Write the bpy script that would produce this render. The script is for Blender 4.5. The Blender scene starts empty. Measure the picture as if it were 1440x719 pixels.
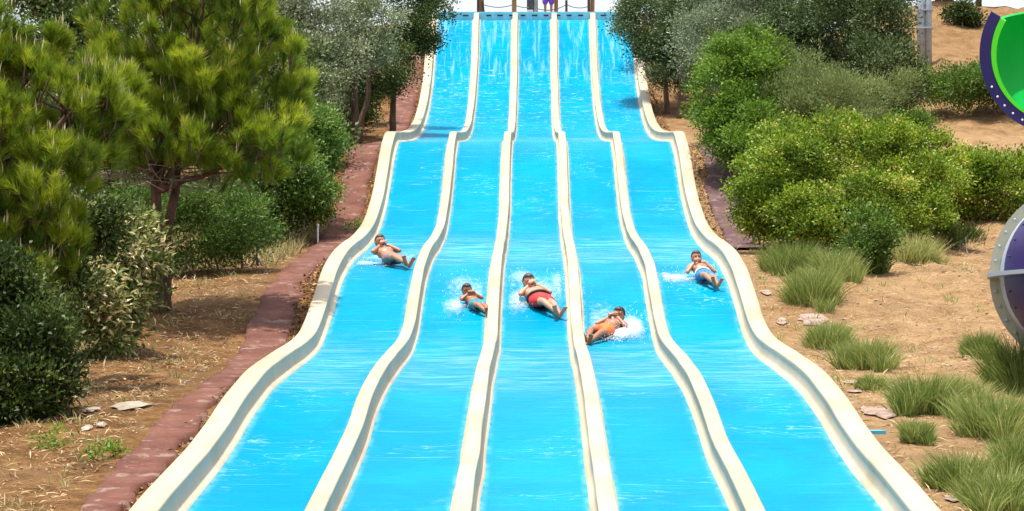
import bpy, bmesh, math, random
import numpy as np
from mathutils import Vector, Matrix, noise as mnoise

rng = np.random.default_rng(7)
random.seed(7)
SC = bpy.context.scene
COL = SC.collection

# ------------------------------------------------------------------ camera
F_PX, CX, CY = 4200.0, 720.0, 359.5           # focal length and centre in pixels of a 1440 wide picture
PITCH = math.atan((520.0 - CY) / F_PX)
YAW = math.atan(32.0 / F_PX)
EYE = np.array([0.0, 0.0, 3.0])
cam_d = bpy.data.cameras.new('camera')
cam_d.sensor_width = 36.0
cam_d.lens = 36.0 * F_PX / 1440.0
cam_d.clip_start = 0.1
cam_d.clip_end = 3000.0
cam = bpy.data.objects.new('camera', cam_d)
cam.location = EYE
cam.rotation_euler = (math.pi / 2 + PITCH, 0, YAW)
COL.objects.link(cam)
SC.camera = cam

# ------------------------------------------------------------------ sky, sun, exposure
SUN_DIR = Vector((-0.11, -0.05, 0.99)).normalized()
world = bpy.data.worlds.new('World')
SC.world = world
world.use_nodes = True
wn, wl = world.node_tree.nodes, world.node_tree.links
wn.clear()
wo = wn.new('ShaderNodeOutputWorld'); bg = wn.new('ShaderNodeBackground')
sky = wn.new('ShaderNodeTexSky'); sky.sky_type = 'NISHITA'; sky.sun_disc = False
sky.sun_elevation = math.asin(SUN_DIR.z)
sky.sun_rotation = math.atan2(SUN_DIR.x, SUN_DIR.y)
sky.air_density = 1.0; sky.dust_density = 3.0; sky.ozone_density = 1.0
hsv = wn.new('ShaderNodeHueSaturation'); hsv.inputs['Saturation'].default_value = 0.45; hsv.inputs['Value'].default_value = 1.35
wl.new(sky.outputs[0], hsv.inputs['Color']); wl.new(hsv.outputs[0], bg.inputs['Color'])
bg.inputs['Strength'].default_value = 0.13
wl.new(bg.outputs[0], wo.inputs['Surface'])
sun_d = bpy.data.lights.new('sun', 'SUN'); sun_d.energy = 4.0; sun_d.angle = math.radians(0.6); sun_d.color = (1.0, 0.95, 0.86)
sun = bpy.data.objects.new('sun', sun_d); COL.objects.link(sun)
sun.rotation_euler = SUN_DIR.to_track_quat('Z', 'Y').to_euler(); sun.location = (-20, 10, 60)
SC.view_settings.view_transform = 'Standard'; SC.view_settings.look = 'None'
SC.view_settings.exposure = 0.72; SC.view_settings.gamma = 1.0; SC.view_settings.use_curve_mapping = False
SC.render.engine = 'CYCLES'
SC.cycles.max_bounces = 6; SC.cycles.diffuse_bounces = 3; SC.cycles.glossy_bounces = 3
SC.cycles.transmission_bounces = 4; SC.cycles.transparent_max_bounces = 12
SC.cycles.use_denoising = True

# ------------------------------------------------------------------ where things stand
_f = np.array([math.sin(-YAW) * math.cos(PITCH), math.cos(YAW) * math.cos(PITCH), math.sin(PITCH)])
_r = np.array([math.cos(YAW), math.sin(YAW), 0.0])
_u = np.cross(_r, _f)
def ray(px, py):
    return _f + _r * (px - CX) / F_PX - _u * (py - CY) / F_PX
DK = 1.493                                     # distances below are in units of this many metres
def at(px, py, d):
    """the point that far away in the direction of a picture point"""
    return EYE + ray(px, py) * d * DK
def pxm(d):
    """metres in one picture point at that distance"""
    return d * DK / F_PX

LANE = 1.2
PROF = [(-10, -1.75), (12, -1.75), (16, -1.72), (20, -1.62), (22.8, -1.42), (25.25, -1.145), (27.42, -0.938), (28.60, -0.815), (29.89, -0.653), (31.38, -0.433),
        (32.66, -0.272), (33.90, -0.137), (34.91, -0.058), (36.15, 0.026), (37.86, 0.135), (40.34, 0.288), (41.84, 0.428), (42.97, 0.613), (44.09, 0.892),
        (45.23, 1.184), (46.56, 1.496), (48.15, 1.743), (49.86, 1.947), (51.18, 2.072), (53.80, 2.306), (55.76, 2.523), (57.21, 2.725), (59.08, 3.096),
        (60.71, 3.515), (62.34, 4.086), (63.83, 4.641), (64.73, 4.90), (65.9, 5.14), (67.50, 5.275), (71.33, 5.579), (74.50, 5.854), (77.36, 6.143),
        (80.96, 6.662), (84.77, 7.482), (87.25, 8.223), (88.93, 8.914), (90.66, 9.957), (91.6, 10.58), (92.1, 10.87), (92.6, 10.99), (93.4, 11.02), (96, 11.03), (600, 11.04)]
_PY = np.array([p[0] for p in PROF], float); _PZ = np.array([p[1] for p in PROF], float) + 3.0
_h = np.diff(_PY); _dl = np.diff(_PZ) / _h
_m = np.zeros(len(_PY)); _m[0] = _dl[0]; _m[-1] = _dl[-1]
for i in range(1, len(_PY) - 1):
    if _dl[i - 1] * _dl[i] > 0:
        w1 = 2 * _h[i] + _h[i - 1]; w2 = _h[i] + 2 * _h[i - 1]
        _m[i] = (w1 + w2) / (w1 / _dl[i - 1] + w2 / _dl[i])
def P(y):
    """height of the slide (half way up its rails) at that distance"""
    y = np.asarray(y, float); k = np.clip(np.searchsorted(_PY, y) - 1, 0, len(_h) - 1)
    t = np.clip((y - _PY[k]) / _h[k], 0, 1); h = _h[k]
    return ((1 + 2 * t) * (1 - t) ** 2) * _PZ[k] + t * (1 - t) ** 2 * h * _m[k] + t * t * (3 - 2 * t) * _PZ[k + 1] + t * t * (t - 1) * h * _m[k + 1]
def PS(y):
    return sum(P(np.asarray(y, float) + o) for o in (-6.6, -4.4, -2.2, 0, 2.2, 4.4, 6.6)) / 7.0
def sst(a, b, x):
    t = np.clip((np.asarray(x, float) - a) / (b - a), 0, 1); return t * t * (3 - 2 * t)
def GZ(x, y):
    """height of the ground"""
    x = np.asarray(x, float); y = np.asarray(y, float); ax = np.abs(x)
    b = (0.09 * np.sin(x * 1.2 + 0.5 * y) + 0.06 * np.sin(1.3 * y - 0.9 * x + 1) + 0.045 * np.sin(3 * x + 0.9 * y) + 0.025 * np.sin(5.7 * x - 2.5 * y)) * sst(4.6, 6.7, ax)
    w = sst(4.4, 8.0, ax)
    z = (P(y) - 0.24) * (1 - w) + (PS(y) - 0.24) * w + b
    z = z - 0.65 * (1 - sst(3.07, 3.31, ax))
    z = z + 1.2 * sst(8, 12.4, x) * sst(79, 94, y)
    z = z - sst(127, 600, y) * 8.0
    return z
def gz(x, y): return float(GZ(x, y))
def hit(px, py):
    """the ground point seen there"""
    r = ray(px, py); prev = None
    for d in np.arange(20, 160, 0.12):
        p = EYE + r * d
        if p[2] < gz(p[0], p[1]): break
    return np.array([p[0], p[1], gz(p[0], p[1])]), d / DK

# ------------------------------------------------------------------ mesh helpers
def tag(o, label=None, cat=None, group=None, kind=None):
    if label: o['label'] = label
    if cat: o['category'] = cat
    if group: o['group'] = group
    if kind: o['kind'] = kind
    return o
def empty(name, loc):
    o = bpy.data.objects.new(name, None); o.location = loc; o.empty_display_size = 0.2; COL.objects.link(o); return o
def link(name, me, mat, parent=None, loc=None):
    """mesh in world coordinates -> object; vertices are moved to be local to loc (or to the parent thing)"""
    o = bpy.data.objects.new(name, me); COL.objects.link(o)
    if mat is not None and not me.materials: me.materials.append(mat)
    org = None
    if parent is not None:
        o.parent = parent
        v = Vector((0, 0, 0)); q = parent
        while q is not None: v = v + q.location; q = q.parent
        org = v
    elif loc is not None:
        org = Vector(loc); o.location = org
    if org is not None: me.transform(Matrix.Translation(-org))
    return o
def np_mesh(name, V, quads=None, tris=None, tint=None, smooth=False, attrs=None):
    me = bpy.data.meshes.new(name)
    V = np.asarray(V, np.float32)
    nq = 0 if quads is None else len(quads); nt = 0 if tris is None else len(tris)
    me.vertices.add(len(V)); me.vertices.foreach_set('co', V.ravel())
    loops = []; starts = []; tot = 0
    if nq: loops.append(np.asarray(quads, np.int32).ravel()); starts.append(np.arange(nq) * 4); tot = nq * 4
    if nt: loops.append(np.asarray(tris, np.int32).ravel()); starts.append(tot + np.arange(nt) * 3)
    lp = np.concatenate(loops).astype(np.int32)
    me.loops.add(len(lp)); me.loops.foreach_set('vertex_index', lp)
    me.polygons.add(nq + nt); me.polygons.foreach_set('loop_start', np.concatenate(starts).astype(np.int32))
    if smooth: me.polygons.foreach_set('use_smooth', np.ones(nq + nt, bool))
    me.update(calc_edges=True); me.validate()
    if tint is not None:
        a = me.attributes.new('tint', 'FLOAT', 'FACE'); a.data.foreach_set('value', np.asarray(tint, np.float32))
    if attrs:
        for k, vals in attrs.items():
            a = me.attributes.new(k, 'FLOAT', 'POINT'); a.data.foreach_set('value', np.asarray(vals, np.float32))
    return me
class MB:
    """collects simple closed shapes into one mesh"""
    def __init__(s): s.v = []; s.f = []; s.n = 0
    def add(s, v, f):
        s.v.extend([tuple(map(float, p)) for p in v]); s.f.extend([tuple(i + s.n for i in q) for q in f]); s.n = len(s.v); return s
    def tube(s, pts, rad, k=8, cap=True):
        pts = [np.asarray(p, float) for p in pts]
        if np.isscalar(rad): rad = [rad] * len(pts)
        vs = []; fs = []; side = None
        for i, p in enumerate(pts):
            t = pts[min(i + 1, len(pts) - 1)] - pts[max(i - 1, 0)]; t = t / (np.linalg.norm(t) + 1e-9)
            if side is None: side = np.cross(t, [0.31, 0.84, 0.44] if abs(t[2]) > .8 else [0, 0, 1])
            side = side - t * (side @ t); side = side / (np.linalg.norm(side) + 1e-9); up = np.cross(t, side)
            for j in range(k):
                a = 2 * math.pi * j / k; vs.append(p + rad[i] * (math.cos(a) * side + math.sin(a) * up))
        for i in range(len(pts) - 1):
            for j in range(k):
                fs.append((i * k + j, i * k + (j + 1) % k, (i + 1) * k + (j + 1) % k, (i + 1) * k + j))
        if cap: fs.append(tuple(range(k))[::-1]); fs.append(tuple((len(pts) - 1) * k + j for j in range(k)))
        return s.add(vs, fs)
    def box(s, c, d, rot=None):
        c = np.asarray(c, float); v = []
        for z in (-1, 1):
            for x, y in ((-1, -1), (1, -1), (1, 1), (-1, 1)):
                q = np.array([x * d[0], y * d[1], z * d[2]]) / 2
                if rot is not None: q = rot @ q
                v.append(c + q)
        return s.add(v, [(3, 2, 1, 0), (4, 5, 6, 7), (0, 1, 5, 4), (1, 2, 6, 5), (2, 3, 7, 6), (3, 0, 4, 7)])
    def ell(s, c, r, R=None, nu=14, nv=9):
        c = np.asarray(c, float); r = np.ones(3) * r if np.isscalar(r) else np.asarray(r, float)
        v = [np.array([0, 0, 1.0])]; f = []
        for i in range(1, nv):
            th = math.pi * i / nv
            for j in range(nu):
                ph = 2 * math.pi * j / nu; v.append(np.array([math.sin(th) * math.cos(ph), math.sin(th) * math.sin(ph), math.cos(th)]))
        v.append(np.array([0, 0, -1.0])); e = len(v) - 1
        for j in range(nu):
            f.append((0, 1 + j, 1 + (j + 1) % nu)); b = 1 + (nv - 2) * nu; f.append((e, b + (j + 1) % nu, b + j))
            for i in range(nv - 2):
                a = 1 + i * nu; b = a + nu; f.append((a + j, b + j, b + (j + 1) % nu, a + (j + 1) % nu))
        v = [(q * r) for q in v]
        if R is not None: v = [R @ q for q in v]
        return s.add([c + q for q in v], f)
    def cap(s, a, b, ra, rb, k=12):
        """tapered capsule"""
        a = np.asarray(a, float); b = np.asarray(b, float); t = (b - a); l = np.linalg.norm(t); t = t / (l + 1e-9)
        pts = []; rr = []
        for ang in (80, 55, 28): pts.append(a - t * ra * math.sin(math.radians(ang))); rr.append(ra * math.cos(math.radians(ang)))
        n = 3
        for i in range(n): pts.append(a + (b - a) * i / (n - 1)); rr.append(ra + (rb - ra) * i / (n - 1))
        for ang in (28, 55, 80): pts.append(b + t * rb * math.sin(math.radians(ang))); rr.append(rb * math.cos(math.radians(ang)))
        return s.tube(pts, rr, k)
    def mesh(s, name, smooth=False):
        me = bpy.data.meshes.new(name); me.from_pydata(s.v, [], s.f); me.update()
        if smooth: me.polygons.foreach_set('use_smooth', np.ones(len(me.polygons), bool))
        return me
    def build(s, name, mat, parent=None, loc=None, smooth=False): return link(name, s.mesh(name, smooth), mat, parent, loc)

# ------------------------------------------------------------------ material helpers
def new_mat(name):
    m = bpy.data.materials.new(name); m.use_nodes = True; nt = m.node_tree; nt.nodes.clear()
    out = nt.nodes.new('ShaderNodeOutputMaterial'); return m, nt, out
def N(nt, kind, **kw):
    n = nt.nodes.new(kind)
    for k, v in kw.items():
        if k in n.inputs: n.inputs[k].default_value = v
        else: setattr(n, k, v)
    return n
def ramp(nt, stops, fac=None, interp='LINEAR'):
    n = nt.nodes.new('ShaderNodeValToRGB'); cr = n.color_ramp; cr.interpolation = interp
    while len(cr.elements) < len(stops): cr.elements.new(0.5)
    for e, (p, c) in zip(cr.elements, stops): e.position = p; e.color = tuple(c) + (1,) if len(c) == 3 else c
    if fac is not None: nt.links.new(fac, n.inputs[0])
    return n
def coords(nt, stretch=(1, 1, 1)):
    c = nt.nodes.new('ShaderNodeTexCoord'); mp = nt.nodes.new('ShaderNodeMapping'); mp.inputs['Scale'].default_value = stretch
    nt.links.new(c.outputs['Object'], mp.inputs[0]); return mp.outputs[0]
def noise(nt, vec, scale, detail=5, rough=.55, dist=0):
    n = N(nt, 'ShaderNodeTexNoise', Scale=scale, Detail=detail, Roughness=rough, Distortion=dist); nt.links.new(vec, n.inputs['Vector']); return n.outputs[0]
def mathn(nt, op, a, b=None, clamp=False):
    n = nt.nodes.new('ShaderNodeMath'); n.operation = op; n.use_clamp = clamp
    for i, v in enumerate((a, b)):
        if v is None: continue
        if hasattr(v, 'is_linked'): nt.links.new(v, n.inputs[i])
        else: n.inputs[i].default_value = v
    return n.outputs[0]
def maprange(nt, v, a, b, c=0., d=1., smooth=True):
    n = nt.nodes.new('ShaderNodeMapRange'); n.interpolation_type = 'SMOOTHSTEP' if smooth else 'LINEAR'
    nt.links.new(v, n.inputs[0])
    for i, x in enumerate((a, b, c, d)): n.inputs[i + 1].default_value = x
    return n.outputs[0]
def mix(nt, fac, a, b):
    n = nt.nodes.new('ShaderNodeMix'); n.data_type = 'RGBA'
    for sock, v in ((n.inputs[0], fac), (n.inputs[6], a), (n.inputs[7], b)):
        if hasattr(v, 'is_linked'): nt.links.new(v, sock)
        elif isinstance(v, (int, float)): sock.default_value = v
        else: sock.default_value = tuple(v) + (1,)
    return n.outputs[2]
def plain(name, stops, scale=6, rough=.6, bump=.2, bscale=30, spec=.4, stretch=(1, 1, 1), metal=0., detail=6, bdist=.02):
    m, nt, out = new_mat(name); v = coords(nt, stretch)
    c = ramp(nt, stops, noise(nt, v, scale, detail, .6))
    b = N(nt, 'ShaderNodeBsdfPrincipled', Roughness=rough, Metallic=metal); b.inputs['Specular IOR Level'].default_value = spec
    nt.links.new(c.outputs[0], b.inputs['Base Color'])
    if bump:
        bp = N(nt, 'ShaderNodeBump', Strength=bump, Distance=bdist); nt.links.new(noise(nt, v, bscale, 4), bp.inputs['Height']); nt.links.new(bp.outputs[0], b.inputs['Normal'])
    nt.links.new(b.outputs[0], out.inputs[0]); return m
def leafmat(name, stops, trans=.35, rough=.5, spec=.3):
    """foliage colour picked leaf by leaf"""
    m, nt, out = new_mat(name); a = N(nt, 'ShaderNodeAttribute', attribute_name='tint')
    c = ramp(nt, stops, a.outputs['Fac'])
    b = N(nt, 'ShaderNodeBsdfPrincipled', Roughness=rough); b.inputs['Specular IOR Level'].default_value = spec
    t = N(nt, 'ShaderNodeBsdfTranslucent'); mx = N(nt, 'ShaderNodeMixShader'); mx.inputs[0].default_value = trans
    nt.links.new(c.outputs[0], b.inputs['Base Color']); nt.links.new(c.outputs[0], t.inputs['Color'])
    nt.links.new(b.outputs[0], mx.inputs[1]); nt.links.new(t.outputs[0], mx.inputs[2]); nt.links.new(mx.outputs[0], out.inputs[0]); return m

M = {}
M['bark'] = plain('bark', [(.3, (.055, .035, .025)), (.6, (.13, .085, .06)), (.8, (.2, .14, .1))], 9, .9, .9, 22, .1, (1, 1, .3))
M['pinebark'] = plain('pine bark', [(.3, (.05, .03, .022)), (.6, (.13, .075, .055)), (.8, (.2, .13, .1))], 11, .9, 1., 24, .1, (1, 1, .35))
M['twig'] = plain('twig', [(.3, (.16, .12, .09)), (.7, (.3, .25, .2))], 9, .9, .4, 22, .1)
M['pine'] = leafmat('pine needles', [(0, (.04, .085, .009)), (.4, (.18, .265, .016)), (.75, (.38, .45, .026)), (1, (.56, .57, .07))], .42)
M['candle'] = leafmat('pine candles', [(0, (.42, .36, .16)), (1, (.62, .5, .27))], .15)
M['oak'] = leafmat('holm oak leaves', [(0, (0.034, 0.056, 0.018)), (.5, (0.085, 0.130, 0.040)), (.85, (0.181, 0.237, 0.090)), (1, (0.294, 0.339, 0.169))], .25)
M['dark'] = leafmat('dark leaves', [(0, (0.025, 0.049, 0.009)), (.5, (0.060, 0.098, 0.017)), (.9, (0.128, 0.170, 0.034)), (1, (0.212, 0.246, 0.068))], .25)
M['silver'] = leafmat('silver leaves', [(0, (0.096, 0.132, 0.060)), (.5, (0.228, 0.282, 0.156)), (1, (0.456, 0.492, 0.336))], .28)
M['grey'] = leafmat('grey green leaves', [(0, (0.075, 0.106, 0.044)), (.5, (0.188, 0.231, 0.112)), (1, (0.450, 0.463, 0.288))], .28)
M['laurel'] = leafmat('mid green leaves', [(0, (0.038, 0.083, 0.015)), (.5, (0.105, 0.195, 0.027)), (1, (0.255, 0.375, 0.053))], .33)
M['lime'] = leafmat('bright green leaves', [(0, (0.057, 0.115, 0.011)), (.5, (0.138, 0.253, 0.023)), (1, (0.310, 0.425, 0.052))], .4)
M['olive'] = leafmat('olive leaves', [(0, (0.068, 0.101, 0.024)), (.5, (0.162, 0.216, 0.061)), (1, (0.338, 0.392, 0.149))], .35)
M['hedge'] = leafmat('hedge leaves', [(0, (0.056, 0.112, 0.011)), (.4, (0.168, 0.269, 0.018)), (.75, (0.325, 0.414, 0.031)), (.92, (0.515, 0.526, 0.078)), (1, (0.739, 0.627, 0.246))], .38)
M['oleander'] = leafmat('drying leaves', [(0, (0.037, 0.075, 0.015)), (.45, (0.125, 0.188, 0.031)), (.62, (0.275, 0.300, 0.088)), (.75, (0.525, 0.450, 0.213)), (1, (0.750, 0.650, 0.400))], .3)
M['grass'] = leafmat('grass blades', [(0, (.08, .12, .02)), (.45, (.19, .26, .055)), (.75, (.33, .38, .11)), (1, (.55, .48, .22))], .38)
M['drygrass'] = leafmat('dry grass', [(0, (.16, .19, .05)), (.35, (.3, .28, .1)), (.7, (.45, .36, .17)), (1, (.6, .5, .28))], .3)
M['straw'] = leafmat('straw', [(0, (.2, .12, .06)), (.5, (.42, .28, .13)), (1, (.62, .46, .26))], .15)
M['litter'] = leafmat('fallen leaves', [(0, (.08, .04, .02)), (.5, (.26, .13, .05)), (1, (.48, .3, .12))], .1)

# ------------------------------------------------------------------ ground
def ground_material():
    m, nt, out = new_mat('dry earth'); v = coords(nt)
    sx = nt.nodes.new('ShaderNodeSeparateXYZ'); nt.links.new(v, sx.inputs[0])
    big = noise(nt, v, .35, 6, .6); mid = noise(nt, v, 2.2, 8, .65); fine = noise(nt, v, 26, 6, .7); pebb = noise(nt, v, 70, 3, .6)
    sand = ramp(nt, [(.34, (.13, .07, .03)), (.44, (.25, .15, .07)), (.54, (.36, .23, .115)), (.66, (.45, .31, .17)), (.8, (.5, .38, .23))], mathn(nt, 'ADD', mathn(nt, 'MULTIPLY', mid, .45), mathn(nt, 'MULTIPLY', fine, .55)))
    soil = ramp(nt, [(.34, (.05, .025, .010)), (.46, (.14, .068, .024)), (.56, (.23, .125, .05)), (.74, (.36, .23, .11))], mathn(nt, 'ADD', mathn(nt, 'MULTIPLY', mid, .55), mathn(nt, 'MULTIPLY', fine, .45)))
    side = maprange(nt, mathn(nt, 'ADD', sx.outputs[0], mathn(nt, 'MULTIPLY', big, 3.0)), 1.8, 5.0)
    up = maprange(nt, sx.outputs[1], 75, 84)
    right = mathn(nt, 'MULTIPLY', side, mathn(nt, 'SUBTRACT', 1.0, mathn(nt, 'MULTIPLY', up, .55)))
    c = mix(nt, right, soil.outputs[0], sand.outputs[0])
    damp = maprange(nt, big, .52, .68, 0, .45)
    c = mix(nt, damp, c, (.2, .12, .06))
    b = N(nt, 'ShaderNodeBsdfPrincipled', Roughness=.95); b.inputs['Specular IOR Level'].default_value = .1
    nt.links.new(c, b.inputs['Base Color'])
    hgt = mathn(nt, 'ADD', mathn(nt, 'MULTIPLY', mid, 1.2), mathn(nt, 'ADD', mathn(nt, 'MULTIPLY', fine, .5), mathn(nt, 'MULTIPLY', pebb, .25)))
    bp = N(nt, 'ShaderNodeBump', Strength=.8, Distance=.12); nt.links.new(hgt, bp.inputs['Height']); nt.links.new(bp.outputs[0], b.inputs['Normal'])
    nt.links.new(b.outputs[0], out.inputs[0]); return m
M['earth'] = ground_material()
def axis(near, far_pts): return np.array(sorted(set([round(float(a), 4) for a in near] + far_pts)))
gx = axis(list(np.arange(-22, 22.01, .2)) + [-3.31, -3.19, -3.07, 3.07, 3.19, 3.31], [-600, -300, -150, -80, -50, -35, -27, 27, 35, 50, 80, 150, 300, 600])
gy = axis(np.arange(9, 112, .33), [-300, -100, -40, -15, -5, 0, 5, 116, 122, 130, 145, 165, 200, 300, 420, 600, 900, 1600])
GX, GY = np.meshgrid(gx, gy); gzv = GZ(GX, GY)
gzv = gzv + 0.03 * np.sin(GX * 7.3 + 3 * np.sin(GY * 2.1)) * np.sin(GY * 6.1 + 2 * np.sin(GX * 1.7)) * sst(4.4, 5.0, np.abs(GX))
nxg = len(gx); ii = np.arange(len(gy) - 1)[:, None] * nxg + np.arange(nxg - 1)[None, :]
link('ground', np_mesh('ground', np.stack([GX, GY, gzv], -1).reshape(-1, 3), np.stack([ii, ii + 1, ii + nxg + 1, ii + nxg], -1).reshape(-1, 4), smooth=True), M['earth'])
tag(bpy.data.objects['ground'], 'dry sloping earth and sand on both sides of the water slide', kind='structure')

def path_material(name, stops):
    m, nt, out = new_mat(name); v = coords(nt)
    mid = noise(nt, v, 1.6, 8, .65); fine = noise(nt, v, 18, 6, .7)
    c = ramp(nt, stops, mathn(nt, 'ADD', mathn(nt, 'MULTIPLY', mid, .65), mathn(nt, 'MULTIPLY', fine, .35))).outputs[0]
    worn = maprange(nt, noise(nt, v, 3.1, 6, .7), .56, .63)
    c = mix(nt, mathn(nt, 'MULTIPLY', worn, .6), c, (.27, .20, .165))
    b = N(nt, 'ShaderNodeBsdfPrincipled', Roughness=.85); b.inputs['Specular IOR Level'].default_value = .2
    nt.links.new(c, b.inputs['Base Color'])
    bp = N(nt, 'ShaderNodeBump', Strength=.5, Distance=.03); nt.links.new(fine, bp.inputs['Height']); nt.links.new(bp.outputs[0], b.inputs['Normal'])
    nt.links.new(b.outputs[0], out.inputs[0]); return m
M['path'] = path_material('red concrete path', [(.35, (.07, .026, .018)), (.5, (.13, .050, .034)), (.65, (.18, .082, .056))])
M['path_dark'] = path_material('purple brown stone path', [(.35, (.06, .03, .032)), (.5, (.10, .052, .052)), (.65, (.17, .11, .10))])
def strip(name, xin, xout, y0, y1, mat, label, th=.06, wob=.10, seed=0):
    ys = np.arange(y0, y1, .15); V = []; Q = []
    for i, y in enumerate(ys):
        a = xin(y) + wob * mnoise.noise((y * 1.1, seed, 0)) + wob * .5 * mnoise.noise((y * 4, seed, 4)); c = xout(y) + wob * mnoise.noise((y * .9, seed, 9)) + wob * .7 * mnoise.noise((y * 5, seed, 2))
        xs = [a, a + .02 * np.sign(c - a)] + [a + (c - a) * t for t in (.25, .5, .75)] + [c - .02 * np.sign(c - a), c]
        base = [gz(x, y) for x in xs]
        for j, x in enumerate(xs): V.append((x, y, base[j] + (th if 0 < j < 6 else -.05) + .012 * mnoise.noise((x * 2, y * 2, seed))))
        if i:
            for j in range(6):
                k = (i - 1) * 7 + j; Q.append((k, k + 1, k + 8, k + 7))
    o = link(name, np_mesh(name, V, Q), mat); tag(o, label, kind='structure'); return o
strip('path', lambda y: -3.60 - .04 * math.sin(y * .55) + .17 * float(sst(46, 58, y)), lambda y: -4.02 - .05 * math.sin(y * .45 + 1) - .14 * float(sst(30, 46, y)) + .10 * float(sst(50, 60, y)), 16, 92, M['path'], 'worn red concrete path beside the left rail of the slide')
strip('path', lambda y: 3.60 + .05 * math.sin(y), lambda y: 4.22 + .05 * math.sin(y * .5), 55.0, 71, M['path_dark'], 'short dark stone path shaded by bushes right of the slide', seed=5)

# ------------------------------------------------------------------ the slide
def slide_material():
    m, nt, out = new_mat('wet blue lane'); v = coords(nt)
    sx = nt.nodes.new('ShaderNodeSeparateXYZ'); nt.links.new(v, sx.inputs[0]); Y = mathn(nt, 'ADD', sx.outputs[1], 18.0)      # distance from the camera stand
    soft = noise(nt, coords(nt, (.9, .45, 1)), .8, 4, .55, .6)
    base = mix(nt, maprange(nt, soft, .35, .72), (.0, .20, .35), (.0, .245, .39))
    streak = noise(nt, coords(nt, (.55, 7, 1)), 1.3, 5, .6, .9)
    arcs = noise(nt, coords(nt, (1.1, 2.6, 1)), .9, 3, .5, 1.6)
    line = mathn(nt, 'SUBTRACT', 1.0, maprange(nt, mathn(nt, 'ABSOLUTE', mathn(nt, 'SUBTRACT', arcs, .5)), 0, .012))
    patch = maprange(nt, noise(nt, v, .55, 4, .6), .5, .66)
    foam = mathn(nt, 'MULTIPLY', maprange(nt, streak, .60, .76), .17)
    foam = mathn(nt, 'MAXIMUM', foam, mathn(nt, 'MULTIPLY', mathn(nt, 'MULTIPLY', line, patch), .36))
    rip = maprange(nt, noise(nt, coords(nt, (1.6, 5.5, 1)), 1.7, 4, .6, 1.2), .58, .68)
    rip = mathn(nt, 'MULTIPLY', rip, mathn(nt, 'MULTIPLY', mathn(nt, 'MULTIPLY', maprange(nt, Y, 77, 82), maprange(nt, Y, 88.5, 90.5, 1, .15)), .42))
    ed = N(nt, 'ShaderNodeAttribute', attribute_name='edge'); en = maprange(nt, noise(nt, coords(nt, (3, 1.2, 1)), 2.0, 6, .7, .5), .35, .65)
    foam = mathn(nt, 'MAXIMUM', foam, mathn(nt, 'MULTIPLY', mathn(nt, 'MULTIPLY', maprange(nt, ed.outputs['Fac'], .84, 1.0), en), .22))
    foam = mathn(nt, 'MAXIMUM', foam, rip)
    fall = maprange(nt, noise(nt, coords(nt, (9, .5, .5)), 1.0, 5, .7, .3), .50, .64)
    fall = mathn(nt, 'MULTIPLY', fall, mathn(nt, 'MULTIPLY', maprange(nt, Y, 87.6, 89.6), .22))
    foam = mathn(nt, 'MAXIMUM', foam, fall)
    for y0, y1, k in ((69, 77, .2), (49.5, 56, .36), (34.5, 42, .26)):
        band = mathn(nt, 'MULTIPLY', maprange(nt, Y, y0 - 1.4, y0 + .9), maprange(nt, Y, y1 - 1.2, y1 + 1.8, 1, 0))
        st = maprange(nt, noise(nt, coords(nt, (.7, 2.6, 1)), 1.6, 6, .7, .8), .42, .70)
        foam = mathn(nt, 'MAXIMUM', foam, mathn(nt, 'MULTIPLY', mathn(nt, 'MULTIPLY', band, st), k))
    c = mix(nt, foam, base, (.44, .64, .74))
    jt = mathn(nt, 'ABSOLUTE', mathn(nt, 'SUBTRACT', mathn(nt, 'FRACT', mathn(nt, 'MULTIPLY', Y, 1 / 3.1)), .5))
    c = mix(nt, mathn(nt, 'MULTIPLY', maprange(nt, jt, .0, .006, 1, 0), .35), c, (.0, .12, .26))
    b = N(nt, 'ShaderNodeBsdfPrincipled', Roughness=.30); b.inputs['Specular IOR Level'].default_value = .006
    nt.links.new(c, b.inputs['Base Color'])
    h = mathn(nt, 'ADD', noise(nt, coords(nt, (1, 2.2, 1)), 2.6, 6, .6, .6), mathn(nt, 'MULTIPLY', noise(nt, v, 22, 4, .6), .22))
    bp = N(nt, 'ShaderNodeBump', Strength=.55, Distance=.05); nt.links.new(h, bp.inputs['Height']); nt.links.new(bp.outputs[0], b.inputs['Normal'])
    nt.links.new(b.outputs[0], out.inputs[0]); return m
M['lane'] = slide_material()
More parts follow.
